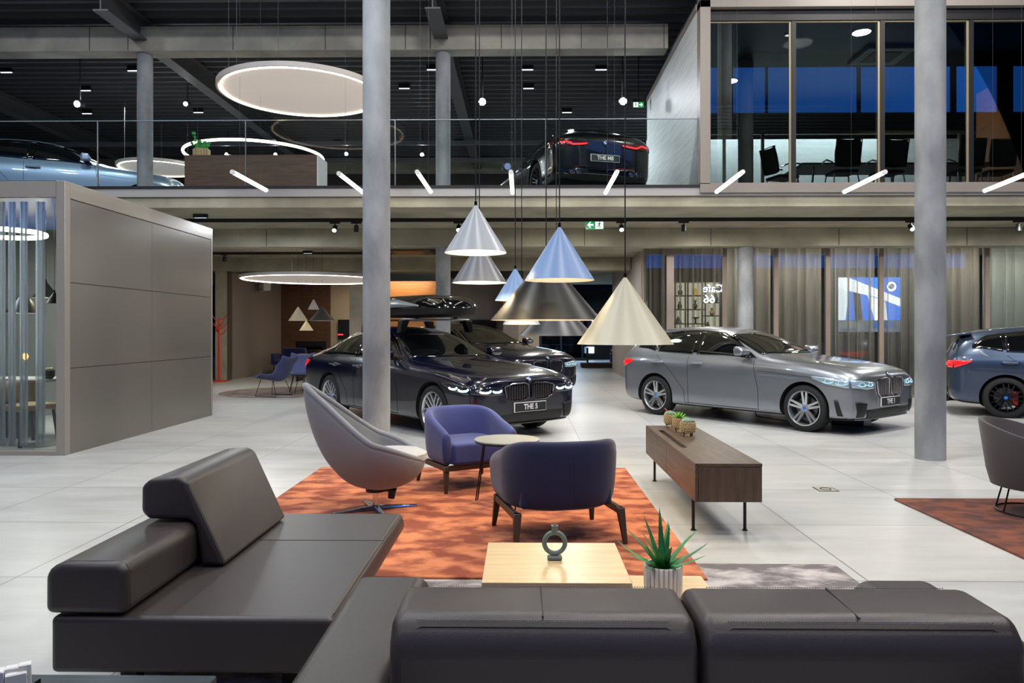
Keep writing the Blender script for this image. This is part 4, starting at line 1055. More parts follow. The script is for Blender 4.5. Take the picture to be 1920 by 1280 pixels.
def aloe_leaf(b, az, el, L, w0, curl=.5, z0=.135, r0=.008):
    pts = []; N = 9; p = Vector((r0*math.cos(az), r0*math.sin(az), z0)); e = el; st = L/N
    rings = []; side = Vector((-math.sin(az), math.cos(az), 0))
    for i in range(N+1):
        u = i/N; d = Vector((math.cos(az)*math.cos(e), math.sin(az)*math.cos(e), math.sin(e))); up = side.cross(d)
        ww = w0*(1-u)**.75*(1 if i else .8)+.0004; tt = ww*.42
        rings.append([p+side*ww, p+side*ww*.4-up*tt*1.0, p-side*ww*.4-up*tt*1.0, p-side*ww, p-side*ww*.5+up*tt*.1, p+side*ww*.5+up*tt*.1])
        if 0 < i < N:
            for sg in (-1, 1):   # teeth
                q = p+side*ww*sg; b.vf([q-d*.002, q+d*.002, q+side*sg*.0028+d*.002, q+up*.001], [(0,1,2),(0,2,3),(1,3,2),(0,3,1)])
        p = p+d*st; e -= curl*(.4+u)/N*1.2
    b.skin(rings)
leaves = [(2.6,.85,.19,.014,.4),(3.0,.45,.20,.013,-.5),(3.5,.5,.17,.013,.2),(1.6,1.35,.215,.013,.1),(1.2,1.1,.18,.014,.5),(.5,.8,.20,.013,.6),(.1,.45,.19,.013,-.3),(6.0,.35,.16,.012,-.3),(5.5,.8,.14,.014,.7),(4.9,1.0,.13,.015,.2),(4.3,.9,.15,.015,.3),(3.8,.9,.14,.014,.0),(2.2,1.15,.20,.013,.2),(5.2,.3,.10,.012,-.4),(2.9,1.2,.15,.013,.5),(.9,1.25,.16,.012,-.2),(4.0,.25,.12,.012,-.3)]
for i, (az, el, L, w0, cu) in enumerate(leaves):
    b = MB(); aloe_leaf(b, az, el, L*1.12, w0*1.35, cu*.7); b.build('leaf', M_aloe if i % 3 else M_aloe2, t, smooth=True)
# --- sideboard
M_walv = wood('smoked_oak', '#3d2f25', '#59483a', 'Y', 1.5, .42); M_walz = wood('smoked_oak_end', '#3f3022', '#5e4936', 'Z', 1.2, .42)
SX0, SX1, SY0, SY1 = 1.165, 1.615, 5.06, 7.08
t = thing('sideboard', 'long low smoked oak sideboard on thin black legs', 'sideboard', (0,0,0))
b = MB(); b.box(SX0+.022,SX1,SY0,SY1,.24,.475); b.build('body', M_walz, t, bevel=.002, seg=1)
b = MB(); b.box(SX0,SX0+.10,SY0,5.75,.478,.50); b.box(SX0,SX0+.10,6.75,SY1,.478,.50); b.box(SX0,SX0+.055,5.75,6.75,.478,.50); b.box(SX0+.10,SX1+.001,SY0-.001,SY1,.478,.50)
b.build('top', M_walv, t)
MB().box(SX0+.05,SX0+.105,5.75,6.75,.474,.480).build('handle_slot', M_black, t)
for (y0, y1) in [(SY0,6.066),(6.072,SY1)]: MB().box(SX0,SX0+.02,y0,y1,.24,.476).build('door', M_walv, t, bevel=.001, seg=1)
for (x, y) in [(SX0+.03,5.25),(SX1-.06,5.25),(SX0+.06,6.95),(SX1-.06,6.95)]:
    b = MB(); b.cyl((x,y,0),(x,y,.24),.011,n=16); b.cyl((x,y,0),(x,y,.008),.018,n=16); b.build('leg', M_black, t, smooth=True)
# three pots
M_basket = mat('woven_clay', '#8f7a58', .8)
def pot(px, py, r, lab, kind):
    x, y = G(px, py, .50)
    t = thing('potted_succulent', lab, 'plant', (x, y+r*.7, .501), 0, 'succulents on the sideboard')
    b = MB()
    for k in range(3):
        a = k*2*PI/3+.5; b.cyl((.6*r*math.cos(a), .6*r*math.sin(a), 0), (.65*r*math.cos(a), .65*r*math.sin(a), .035), r*.16, r*.22, n=10)
    b.build('foot', mat('pale_clay', '#c8b48a', .7), t, smooth=True)
    b = MB(); b.lathe([(r*.6,.02),(r*.86,.032),(r,.055),(r*1.02,.085),(r*.96,.115),(r*.93,.122),(r*.84,.122),(r*.8,.10)], 36); p = b.build('pot', M_basket, t, smooth=True)
    b = MB()
    for j in range(6):
        for k in range(20):
            a = 2*PI*(k+.5*(j % 2))/20; z = .036+j*.0145; rr = r*(.90 if j == 0 else 1.0 if j < 5 else .97)
            b.sphere((rr*math.cos(a), rr*math.sin(a), z), .0062, 6, (1,1,.9))
    b.build('weave_bumps', mat('pale_weave', '#b9a47c', .8), p, smooth=True)
    b = MB(); b.cyl((0,0,.09),(0,0,.112),r*.82,n=24); b.build('soil', M_soil, t)
    if kind == 'agave':
        g = mat('bright_green_leaf', '#5da62c', .4, var='#8cc94a', scale=20)
        for k in range(26):
            b = MB(); az = k*2.4; el = .25+1.2*(k/26); aloe_leaf(b, az, el, .085-.02*(k/26), .009, .3, .112, .004); b.build('leaf', g, t, smooth=True)
    else:
        g = mat('blue_green_leaf', '#5f7f6c', .5, var='#8aa893', scale=30)
        rn = random.Random(int(px))
        for k in range(30):
            a = k*2.4; q = r*.82*math.sqrt(k/30); zz = .118+.02*(1-k/30)
            b = MB()
            for m_ in range(5):
                a2 = m_*1.256+k; b.sphere((q*math.cos(a)+.007*math.cos(a2), q*math.sin(a)+.007*math.sin(a2), zz+.004), .0065, 6, (1,1,1.3))
            b.build('leaf', g, t, smooth=True)
        if kind == 'red':
            b = MB()
            for k in range(5): b.tube([(-.02,0,.12),(-.03-.004*k,.005*k,.15+.004*k)], .002, 5); b.sphere((-.03-.004*k,.005*k,.153+.004*k), .005, 6)
            b.build('flower_tip', mat('red_tip', '#b5423a', .5), t, smooth=True)
pot(1258, 801, .056, 'small red-tipped succulent in a woven pot, farthest of three on the sideboard', 'red')
pot(1275, 810, .056, 'bright green spiky succulent in a woven pot, middle of three on the sideboard', 'agave')
pot(1292, 818, .064, 'grey-green succulent in a woven pot, nearest of three on the sideboard', 'grey')
# --- blue tub armchairs
def tub(name, label, loc, rz, cols, top_back=.70, top_arm=.555, hw=.36, hd_=.34):
    """opening towards local -Y"""
    t = thing(name, label, 'armchair', loc, rz, None)
    mo, legm = cols
    def path(s, off):
        # s 0..1 from front left, round the back, to front right
        W, D, r = hw-off, hd_-off, .335-off
        segs = [(-W, -hd_, -W, D-r), None, (-W+r, D, W-r, D), None, (W, D-r, W, -hd_)]
        l1 = D-r+hd_; la = PI/2*r; l2 = 2*(W-r); T = 2*l1+2*la+l2; d = s*T
        if d < l1: return (-W, -hd_+d)
        d -= l1
        if d < la: a = PI-d/r; return (-W+r+r*math.cos(a), D-r+r*math.sin(a))
        d -= la
        if d < l2: return (-W+r+d, D)
        d -= l2
        if d < la: a = PI/2-d/r; return (W-r+r*math.cos(a), D-r+r*math.sin(a))
        d -= la
        return (W, D-r-d)
    N = 56; rings = []
    for i in range(N+1):
        s = i/N; o = path(s, 0); c = path(s, .085)
        q = min(1, max(0, (min(s, 1-s)-.0)/.36)); q = q*q*(3-2*q)
        zt = top_arm+(top_back-top_arm)*q; e = .05*max(0, 1-min(s, 1-s)/.06)
        zt -= e*.6; zb = .245
        mx = ((o[0]+c[0])/2, (o[1]+c[1])/2); bk = .03*q
        rings.append([(o[0]*.93, o[1]*.93, zb), (o[0]*.985, o[1]*.985, zb+.12), (o[0], o[1]+bk, zt-.05), (o[0]*.6+mx[0]*.4, o[1]*.6+mx[1]*.4+bk, zt-.008),
                      (mx[0], mx[1]+bk, zt), (c[0]*.6+mx[0]*.4, c[1]*.6+mx[1]*.4+bk, zt-.012), (c[0], c[1]+bk, zt-.05), (c[0]*.97, c[1]*.97, zb+.12), (c[0]*.95, c[1]*.95, zb)])
    b = MB(); b.skin(rings); b.build('shell', mo, t, smooth=True, subsurf=1)
    s = MB(); s.box(-hw+.09, hw-.09, -hd_-.012, hd_-.10, .255, .44); s.build('seat', mo, t, bevel=.03, seg=4)
    s = MB(); 
    for xx in (-.0,): s.tube([(xx, hd_+.036, .30), (xx, hd_+.032, .62)], .0015, 5)
    s.build('back_seam', mat('navy_seam', '#14162a', .9), t)
    b = MB(); h = .035
    for sx in (-1, 1):
        b.box(sx*(hw-.05)-h/2, sx*(hw-.05)+h/2, -hd_+.02, hd_-.04, .205, .25)
    b.box(-hw+.07, hw-.07, -hd_+.03, -hd_+.06, .205, .25); b.build('frame', legm, t, bevel=.004, seg=1)
    for sx in (-1, 1):
        for sy in (-1, 1):
            top = Vector((sx*(hw-.055), sy*(hd_-.06), .25)); bot = Vector((sx*(hw-.035), sy*(hd_-.02), .022)); l = MB()
            def q(c, r): return [(c.x-r, c.y-r*.8, c.z), (c.x+r, c.y-r*.8, c.z), (c.x+r, c.y+r*.8, c.z), (c.x-r, c.y+r*.8, c.z)]
            l.skin([q(bot, .014), q(top, .026)]); l.build('leg', legm, t, bevel=.004, seg=1)
    return t
M_bl = mat('blue_wool', '#2b3670', .85, sheen=.35, bump=.25, bscale=300); M_nv = mat('navy_wool', '#1a1f42', .85, sheen=.3, bump=.25, bscale=300)
M_bleg = mat('dark_oak_leg', '#3f3022', .45)
tub('tub_armchair', 'blue tub armchair with walnut legs facing the camera beside the round side table', (-.52, 6.72, 0), hd(.49,-.87)+PI/2, (M_bl, M_bleg))
tub('tub_armchair', 'navy tub armchair with walnut legs seen from behind near the coffee table', (.23, 5.05, 0), hd(-.25,.97)+PI/2, (M_nv, M_bleg), hw=.40)
# --- round side table
t = thing('side_table', 'small round pale-topped side table on thin black rods between the armchairs', 'table', (-.125, 5.95, 0))
b = MB(); b.lathe([(.25,.518),(.262,.524),(.262,.532),(.258,.536)], 64); b.build('table_top', mat('pale_laminate', '#7e8283', .4), t, smooth=True)
b = MB(); b.cyl((0,0,.511),(0,0,.5185),.256,n=64); b.build('table_edge', M_black, t)
for k in range(3):
    a = 2.75+k*2*PI/3; c = Vector((.19*math.cos(a), .19*math.sin(a), .51)); f = Vector((.26*math.cos(a), .26*math.sin(a), .03)); s_ = Vector((-math.sin(a), math.cos(a), 0))*.035
    b = MB(); b.tube([c, f, f+s_, c+s_*1.0+Vector((0,0,-.02))], .0055, 6); b.build('leg', M_blackm, t, smooth=True)
# --- grey egg chair
def egg(label, loc, rz):
    t = thing('egg_chair', label, 'armchair', loc, rz)
    M_fab = mat('light_grey_wool', '#7c7e83', .9, sheen=.3, bump=.3, bscale=300); M_fab2 = mat('cushion_grey', '#a9a9aa', .9, sheen=.3, bump=.2, bscale=300)
    nA, nT = 56, 14; rings = []
    def P(a, u):
        # a: 0 front (+X), PI back
        c = math.cos(a); back = max(0, -c); k = back**2.0
        side = math.sin(a)**2
        zr = .41+.17*(.5-.5*math.cos(min(PI, abs(math.atan2(math.sin(a), math.cos(a)))*1.55)))*(1-k)+.57*k
        Rx = (.34 if c > 0 else .27+.20*k); Ry = .355
        q = math.sin(min(1, u*1.0)*PI/2)**.85
        if back > 0: narrow = 1-.42*max(0, u-.45)*k*1.6
        else: narrow = 1
        lean = .0
        x = Rx*c*q - (.13*k*max(0, u-.4)); y = Ry*math.sin(a)*q*narrow
        z = .205+(zr-.205)*(1-math.cos(min(1, u)*PI/2))**(.95+.15*k)
        return Vector((x+.02, y, z))
    for j in range(1, nT+1): rings.append([P(2*PI*i/nA, j/nT) for i in range(nA)])
    b = MB(); b.skin([[P(2*PI*i/nA, .06) for i in range(nA)]]+rings, caps=False)
    ff = b.b.faces.new([v for v in b.b.verts[:nA]]) if False else None
    vs_ = list(b.b.verts)[:nA]; b.b.faces.new(vs_)
    b.build('shell', M_fab, t, smooth=True, solid=.045, subsurf=1)
    b = MB(); rim = [P(2*PI*i/nA, 1.0) for i in range(nA)]; b.tube(rim, .024, 10, closed=True); b.build('rim', M_fab, t, smooth=True)
    b = MB(); b.lathe([(.05,.33),(.24,.345),(.29,.385),(.285,.43),(.24,.45),(.1,.455)], 40); o = b.build('seat_cushion', M_fab2, t, smooth=True); o.location = (.13,0,.03); o.scale = (.92,.92,1)
    b = MB(); b.cyl((0,0,.165),(0,0,.205),.075,n=24); b.box(.04,.16,-.03,.03,.165,.2); b.build('tilt_mechanism', M_black, t, bevel=.004)
    b = MB(); b.cyl((.12,-.03,.115),(.13,-.03,.18),.026,.03,n=16); b.build('tension_knob', M_black, t, smooth=True)
    b = MB(); b.cyl((0,0,.05),(0,0,.17),.022,n=20); b.cyl((0,0,.035),(0,0,.06),.04,.03,n=20); b.build('post', M_chrome, t, smooth=True)
    for k in range(4):
        a = .35+k*PI/2; d = Vector((math.cos(a), math.sin(a), 0)); s_ = Vector((-d.y, d.x, 0)); l = MB()
        def q(r, wd, z0, z1): return [d*r+s_*wd+Vector((0,0,z0)), d*r-s_*wd+Vector((0,0,z0)), d*r-s_*wd*.7+Vector((0,0,z1)), d*r+s_*wd*.7+Vector((0,0,z1))]
        l.skin([q(.0,.026,.035,.058), q(.18,.024,.026,.044), q(.33,.018,.023,.032)]); l.build('foot', M_chrome, t, bevel=.003, seg=1)
    return t
egg('light grey high-backed egg swivel chair with a chrome star base', (-1.13, 5.72, 0), .12)
# --- grey tub chair at the right edge
def cup_chair(label, loc, rz):
    t = thing('tub_chair', label, 'armchair', loc, rz)
    M_g = mat('charcoal_fabric', '#4b4545', .85, sheen=.2, bump=.2, bscale=300); N = 40; rings = []
    for i in range(N+1):
        a = -PI*.86+2*PI*.86*i/N   # around, 0 = back (+Y)
        q = math.cos(a/2)**2; zt = .50+.22*q
        f = lambda r, z: (r*math.sin(a)*1.05, r*math.cos(a), z)
        rings.append([f(.27,.215), f(.30,.225), f(.33,.34), f(.36+.02*q,zt-.02), f(.355+.02*q,zt), f(.335+.02*q,zt), f(.325+.02*q,zt-.02), f(.28,.30), f(.25,.24)])
    b = MB(); b.skin(rings); b.build('shell', M_g, t, smooth=True)
    b = MB(); b.cyl((0,-.02,.23),(0,-.02,.40),.30,n=40); b.build('seat', M_g, t, bevel=.03, seg=3)
    b = MB(); b.tube([(.27*math.cos(k), .27*math.sin(k), .028) for k in [2*PI*i/32 for i in range(32)]], .007, 6, closed=True); b.build('base_ring', M_blackm, t, smooth=True)
    for k in range(6):
        a = .3+k*PI/3+(.12 if k % 2 else -.0); b = MB(); b.cyl((.27*math.cos(a), .27*math.sin(a), .028), (.22*math.cos(a), .22*math.sin(a), .225), .006, n=8); b.build('leg', M_blackm, t)
    return t
cx, cy = 3.90, 5.72
cup_chair('charcoal tub chair on a black wire ring base at the right picture edge', (cx, cy, 0), .85)
# floor box
x, y = G(1548, 917)
t = thing('floor_socket', 'square pale floor socket cover with a ring mark between sideboard and right rug', 'floor socket', (x, y, 0))
MB().box(-.086,.086,-.086,.086,0,.002).build('surround', M_blackm, t)
MB().box(-.075,.075,-.075,.075,0,.003).build('cover', mat('steel_cover', '#c8c3b2', .35, metal=.4), t)
b = MB(); b.tube([(.045*math.cos(a), .045*math.sin(a), .004) for a in [2*PI*i/24 for i in range(24)]], .004, 5, closed=True); b.build('ring_mark', M_black, t)
# ================================================================ PENDANTS AND RINGS
def cone(px, py_rim, half_px, apex_py, Y, outer, inner, label, group='cone pendants over the lounge', cord_top=12.8, lit=6, bulb=12, apex_px=None):
    x, z = A(px, py_rim, Y); r = half_px/FPX*Y/ (1 if True else 1)
    za = A(px, apex_py, Y)[1]; h = za-z
    t = thing('pendant_lamp', label, 'lamp', (x, Y, z), 0, group)
    n = 72; ri = max(.010, r*.03)
    b = MB(); b.skin([[(rr*math.cos(a), rr*math.sin(a), zz) for a in [2*PI*i/n for i in range(n)]] for rr, zz in ((r,0),(ri,h),(ri*.8,h+.006))], caps=False)
    b.build('shade', outer, t, smooth=True)
    b = MB(); th = .004; b.skin([[(rr*math.cos(a), rr*math.sin(a), zz) for a in [2*PI*i/n for i in range(n)]] for rr, zz in ((r,0),(r-th,0.0),(ri*.6,h-.03),(.001,h-.03))], caps=False)
    b.build('shade_lining', inner, t, smooth=True)
    b = MB(); b.cyl((0,0,h),(0,0,h+.03),.011,n=12); b.build('cap', M_blackm, t, smooth=True)
    b = MB(); b.cyl((0,0,h+.02),(0,0,cord_top-z),.0045 if cord_top > 5 else .003,n=6); b.build('cord', M_black, t)
    b = MB(); b.cyl((0,0,h*.62),(0,0,h*.64),r*.30,n=24); b.build('diffuser', glow('lamp_disc_%g' % lit, '#fff1d6', lit), t)
    if bulb: lamp('pendant_light', 'POINT', (x, Y, z+h*.38), bulb, (1,.86,.62), r*.18)
    return t
E = dict
M_cwhite = mat('lamp_white', '#a9adb0', .32, spec=.4); M_cblue = mat('lamp_blue', '#7f9ac4', .35, spec=.4); M_cgrey = mat('lamp_grey', '#6c6c70', .35, metal=.1)
M_cblk = mat('lamp_black', '#0b0a09', .38, spec=.25); M_cyel = mat('lamp_cream', '#c6bfa6', .38); M_cdk = mat('lamp_anthracite', '#2c2d31', .35, metal=.1)
M_in = mat('lamp_lining', '#f2ead8', .6)
cone(1172,645,89.5,520,5.2,M_cyel,M_in,'large cream cone pendant hanging lowest at the right')
cone(1024,600,104,481,6.05,M_cblk,M_in,'widest black cone pendant in the middle of the cluster')
cone(1049,525.5,65.5,426,5.4,M_cblue,M_in,'pale blue cone pendant hanging in front of the wide black one', lit=9, bulb=2.5)
cone(892,474,58.5,385,5.6,M_cwhite,M_in,'white cone pendant, topmost and leftmost of the cluster', lit=14, bulb=9)
cone(899,530,51.5,455,6.35,M_cgrey,M_in,'grey cone pendant just under the topmost white one')
cone(966,563,38,504,6.8,M_cblue,M_in,'small blue cone pendant left behind the wide black one')
cone(978,608,35,556,7.3,M_cwhite,M_in,'small cream cone pendant showing only its rim under the black one')
cone(1043,629,72,560,7.9,M_cdk,M_in,'anthracite cone pendant below and behind the wide black one')
# small cluster at the back left
G2 = 'small cone pendants at the back left'
cone(559,601,18,575,17.6,M_cyel,M_in,'small cream cone pendant, leftmost of the back cluster',G2,3.42,3,1.5)
cone(588,580,10.5,561,17.6,M_cwhite,M_in,'smallest white cone pendant at the top of the back cluster',G2,3.42,3,0)
cone(603.5,601,24,574,17.4,M_cdk,M_in,'small dark cone pendant, rightmost of the back cluster',G2,3.42,3,1.5)
cone(574.5,619.5,13,601,17.6,M_cyel,M_in,'small cream cone pendant, lowest of the back cluster',G2,3.42,3,1.5)
# inside the pavilion
G3 = 'black cone pendants in the pavilion'
cone(44,587,31,545,9.6,M_cblk,M_in,'black cone pendant in the pavilion, leftmost and lowest',G3,2.98,3,3)
cone(86,558,23,528,9.8,M_cblk,M_in,'black cone pendant in the pavilion, highest of them',G3,2.98,3,3)
cone(102,569,18,548,9.4,M_cblk,M_in,'black cone pendant in the pavilion next to the corner post',G3,2.98,3,0)
# light tubes
def tube_lamp(pn, pf, label):
    Yn = 10.2; (x0, z) = A(pn[0], pn[1], Yn); (x1, y1) = G(pf[0], pf[1], z)
    t = thing('tube_light', label, 'lamp', (x0, Yn, z), 0, 'glowing tube lights')
    d = Vector((x1-x0, y1-Yn, 0)); u = d.normalized()
    b = MB(); b.cyl(u*.03, d-u*.03, .030, n=16); b.build('tube', glow('tube_led', '#fff2dc', 6), t, smooth=True)
    for p, nm in ((Vector((0,0,0)), 'end_cap'), (d-u*.03, 'end_cap')):
        b = MB(); b.cyl(p, p+u*.03, .032, n=16); b.build(nm, M_white, t, smooth=True)
    b = MB()
    for f in (.2, .8): b.cyl(d*f+Vector((0,0,.028)), d*f+Vector((0,0,12.8-z)), .0012, n=4)
    b.build('suspension_wire', mat('thin_wire', '#4a4a4a', .5), t)
for (a, c, l) in [((435,322),(500,357),'glowing tube light, leftmost, before the wooden counter'),((635,325),(690,368),'glowing tube light just left of the tall left column'),((782,322),(808,360),'glowing tube light right of the tall left column'),
                  ((958,322),(961,362),'upright looking tube light in the middle, before the black car wheel'),((1157,322),(1135,362),'glowing tube light before the black car rear'),((1393,322),(1343,360),'glowing tube light under the left pane of the meeting room'),
                  ((1660,322),(1582,360),'glowing tube light left of the tall right column'),((1935,322),(1845,358),'glowing tube light at the right picture edge')]:
    tube_lamp(a, c, l)
# disc lamps
def disc(px, py, D, Y, label, wires, top, e=None, thick=.045):
    x, z = A(px, py, Y)
    t = thing('disc_lamp', label, 'lamp', (x, Y, z), 0, 'round disc lamps'); r = D/2; n = 96
    b = MB(); b.skin([[(rr*math.cos(a), rr*math.sin(a), zz) for a in [2*PI*i/n for i in range(n)]] for rr, zz in ((r-.04,-.0),(r-.03,-.025),(r,-.025),(r,thick),(.02,thick))], caps=False)
    b.build('housing', mat('disc_housing', '#a8a29b', .4), t, smooth=True)
    b = MB(); b.cyl((0,0,-.01),(0,0,.0),r-.06,n=n); b.build('glow_panel', mat('disc_panel_glow', '#cfc8c4', .9, emit='#fff2e6', es=.22), t)  # panel glows a little, standing in for the ring's light on it
    b = MB(); b.tube([((r-.06)*math.cos(a), (r-.06)*math.sin(a), -.024) for a in [2*PI*i/n for i in range(n)]], .012, 6, closed=True); b.build('light_ring', glow('ring_led', '#ffe6c8', 9), t, smooth=True)
    b = MB()
    for a in wires: b.cyl(((r-.1)*math.cos(a), (r-.1)*math.sin(a), thick), ((r-.1)*math.cos(a), (r-.1)*math.sin(a), top-z-.01), .003, n=4)
    b.build('suspension_wire', mat('thin_wire', '#4a4a4a', .5), t)
    return t
disc(566, 173.5, 2.42, 11.2, 'large round luminous disc lamp hanging left of the tall left column', (3.14, 2.2, 4.1, 0), 12.8)
disc(300, 315, 1.95, 18.2, 'round luminous disc lamp upstairs behind the silver-blue car nose', (3.14, 1.2, 5.2), 7.62)
disc(590, 522.5, 3.35, 17.3, 'wide round disc lamp seen edge-on above the small cone pendants', (3.0, 2.2, .2), 3.42, thick=.04)
def ringlamp(px, py, D, Y, label, top, cat='lamp', r_=.032, s=8):
    x, z = A(px, py, Y); t = thing('ring_lamp', label, cat, (x, Y, z), 0, 'ring lamps'); r = D/2
    b = MB(); b.tube([(r*math.cos(a), r*math.sin(a), 0) for a in [2*PI*i/80 for i in range(80)]], r_, 8, closed=True); b.build('light_ring', glow('ring_led_%g' % s, '#fff0d8', s), t, smooth=True)
    b = MB()
    for a in (0, 2.1, 4.2): b.cyl((r*math.cos(a), r*math.sin(a), r_*.8), (r*math.cos(a), r*math.sin(a), top-z), .002, n=4)
    b.build('suspension_wire', mat('thin_wire', '#4a4a4a', .5), t)
ringlamp(478, 293, 3.1, 17.4, 'thin glowing ring lamp rising behind the upstairs wooden counter', 7.62)
ringlamp(-2, 437, 1.05, 9.7, 'thin glowing ring lamp inside the pavilion at the left edge', 2.99)
# shallow disc on the ceiling and a dark dome speaker
x, _ = A(590, 466, 18); t = thing('ceiling_canopy', 'flat dark ceiling canopy from which the small cone pendants hang', 'canopy', (x, 17.5, 3.37))
b = MB(); b.cyl((0,0,0),(0,0,.05),.65,n=48); b.build('canopy_disc', M_black, t)
# ================================================================ UPPER FLOOR AND BACKGROUND FURNITURE
UZ = 3.765
# counter upstairs
x0 = A(346,320,14.75)[0]; x1 = A(597,320,14.75)[0]
t = thing('counter', 'dark walnut counter upstairs with a white end panel', 'counter', (0,0,0))
MB().box(x0,x1-.03,14.75,14.80,UZ,4.865).build('front_panel', wood('counter_walnut', '#4a3222', '#654a34', 'X', 1.4), t)
MB().box(x0,x1-.03,14.80,15.42,UZ,4.83).build('body', MATS['counter_walnut'], t)
MB().box(x1-.03,x1,14.75,15.42,UZ,4.875).build('end_panel', M_white, t, label='white end panel')
MB().box(x0-.01,x1-.03,14.745,15.42,4.865,4.88).build('worktop', MATS['counter_walnut'], t)
x, _ = A(376,285,14.95)
t = thing('potted_plant', 'leafy green plant in a striped pot on the upstairs counter', 'plant', (x, 15.0, 4.881))
b = MB(); b.lathe([(.12,0),(.155,.02),(.16,.16),(.155,.17),(.13,.17)], 36); b.build('pot', mat('beige_pot', '#a98f5e', .6), t, smooth=True)
b = MB()
for k in range(18): a = 2*PI*k/18; b.tube([(.158*math.cos(a), .158*math.sin(a), .01), (.163*math.cos(a), .163*math.sin(a), .16)], .006, 4)
b.build('pot_stripe', mat('cream_stripe', '#d8c9a0', .6), t)
g = mat('pot_plant_green', '#1f7a2c', .45, var='#3fa34a', scale=20)
rn = random.Random(5)
for (px_, pz_, s_) in [(-.10,.26,.055),(.02,.24,.06),(.11,.25,.05),(-.05,.33,.05),(.06,.31,.045),(.14,.30,.04),(-.13,.36,.035),(-.20,.30,.035),(-.15,.43,.03),(-.17,.50,.045),(-.02,.19,.06),(.08,.19,.05),(-.10,.20,.05)]:
    b = MB(); b.tube([(0,0,.15),(px_*.5,0,pz_*.7),(px_,0.02,pz_)], .004, 5); b.sphere((px_,.02*rn.random(),pz_), s_, 10, (1,.35,.9)); b.build('leaf', g, t, smooth=True)
# upstairs meeting table and mesh chairs
t = thing('meeting_table', 'long dark meeting table upstairs behind the glass', 'table', (0,0,0))
x0 = A(1490,310,14.3)[0]; x1 = A(1845,310,14.3)[0]
MB().box(x0,x1,13.9,14.9,UZ+.71,UZ+.74).build('table_top', wood('dark_table', '#1a1310', '#2b201a', 'X', 1), t, bevel=.01)
for x in (x0+.3, (x0+x1)/2, x1-.3):
    b = MB(); b.tube([(x-.05,14.0,UZ+.70),(x-.12,14.0,UZ),(x-.12,14.8,UZ),(x-.05,14.8,UZ+.70)], .02, 8); b.build('leg', M_chrome, t, smooth=True)
M_mesh = mat('black_mesh', '#0d0e10', .6)
def office(label, px, Y, rz, first=None):
    x, _ = A(px, 320, Y)
    if first: return dup(first, (x, Y, UZ), rz, label)
    t = thing('office_chair', label, 'chair', (x, Y, UZ), rz, 'black mesh office chairs')
    MB().box(-.22,.22,-.22,.22,.42,.48).build('seat', M_black, t, bevel=.03, seg=3)
    N = 9; rows = []
    for j in range(7):
        v = j/6; wd = .20+.03*math.sin(v*PI); rows.append([(-wd+2*wd*i/N, .22+.10*v-.05*math.sin(PI*i/N), .52+.46*v) for i in range(N+1)])
    b = MB(); b.skin(rows, closed=False); br = b.build('backrest', M_mesh, t, smooth=True, solid=.018)
    b = MB(); b.tube([(-.21,.24,.52),(-.22,.33,.98),(.22,.33,.98),(.21,.24,.52)], .014, 6); b.build('back_frame', M_black, br, smooth=True)
    for s in (-1, 1):
        b = MB(); b.tube([(s*.25,.20,.60),(s*.27,.02,.68),(s*.27,-.20,.67)], .014, 6); b.build('armrest', M_chrome, t, smooth=True)
        for s2 in (-1, 1):
            b = MB(); b.tube([(s*.20,s2*.18,.43),(s*.25,s2*.24,.0)], .012, 6); b.build('leg', M_chrome, t, smooth=True)
    return t
oc = office('black mesh office chair standing sideways at the left end of the meeting table', 1467, 13.9, PI/2+.3)
office('black mesh office chair with its back to the glass, second from the left', 1578, 13.45, PI, oc)
office('black mesh office chair behind the tube light left of the tall right column', 1662, 13.5, PI+.1, oc)
office('black mesh office chair just right of the tall right column', 1806, 13.45, PI, oc)
office('black mesh office chair before the oak wall, rightmost in the meeting room', 1866, 13.5, PI-.1, oc)
x, _ = A(1668, 295, 14.4)
t = thing('cactus_plant', 'small cactus plants on the upstairs meeting table', 'plant', (x, 14.3, UZ+.741))
b = MB(); b.lathe([(.05,0),(.07,.01),(.07,.08),(.06,.09)], 20); b.build('pot', M_blackm, t, smooth=True)
b = MB(); b.sphere((-.07,0,.14), .045, 10, (1,.5,1.3)); b.sphere((.05,0,.15), .045, 10, (1,.5,1.3)); b.sphere((0,.02,.11), .04, 10); b.build('cactus_body', mat('cactus_green', '#4a6b35', .6), t, smooth=True)
x, _ = A(1672, 122, 14.2); t = thing('ceiling_cassette', 'square air conditioning cassette in the meeting room ceiling', 'air conditioner', (x, 14.6, 6.70))
MB().box(-.45,.45,-.45,.45,0,.06).build('panel', mat('cassette_grey', '#8e9496', .5), t); MB().box(-.28,.28,-.28,.28,-.01,0).build('grille', M_black, t)
for px in (1500, 1845):
    x, _ = A(px, 60, 13.0); 
    t = thing('ceiling_downlight', 'small round ceiling downlight in the meeting room %s the tall right column' % ('left of' if px < 1700 else 'right of'), 'ceiling light', (x, 13.6, 6.74), 0, 'meeting room downlights')
    MB().cyl((0,0,0),(0,0,.03),.06,n=20).build('trim_ring', M_white, t); MB().cyl((0,0,-.004),(0,0,0),.04,n=20).build('lens', glow('down_dim', '#ffffff', 3), t)
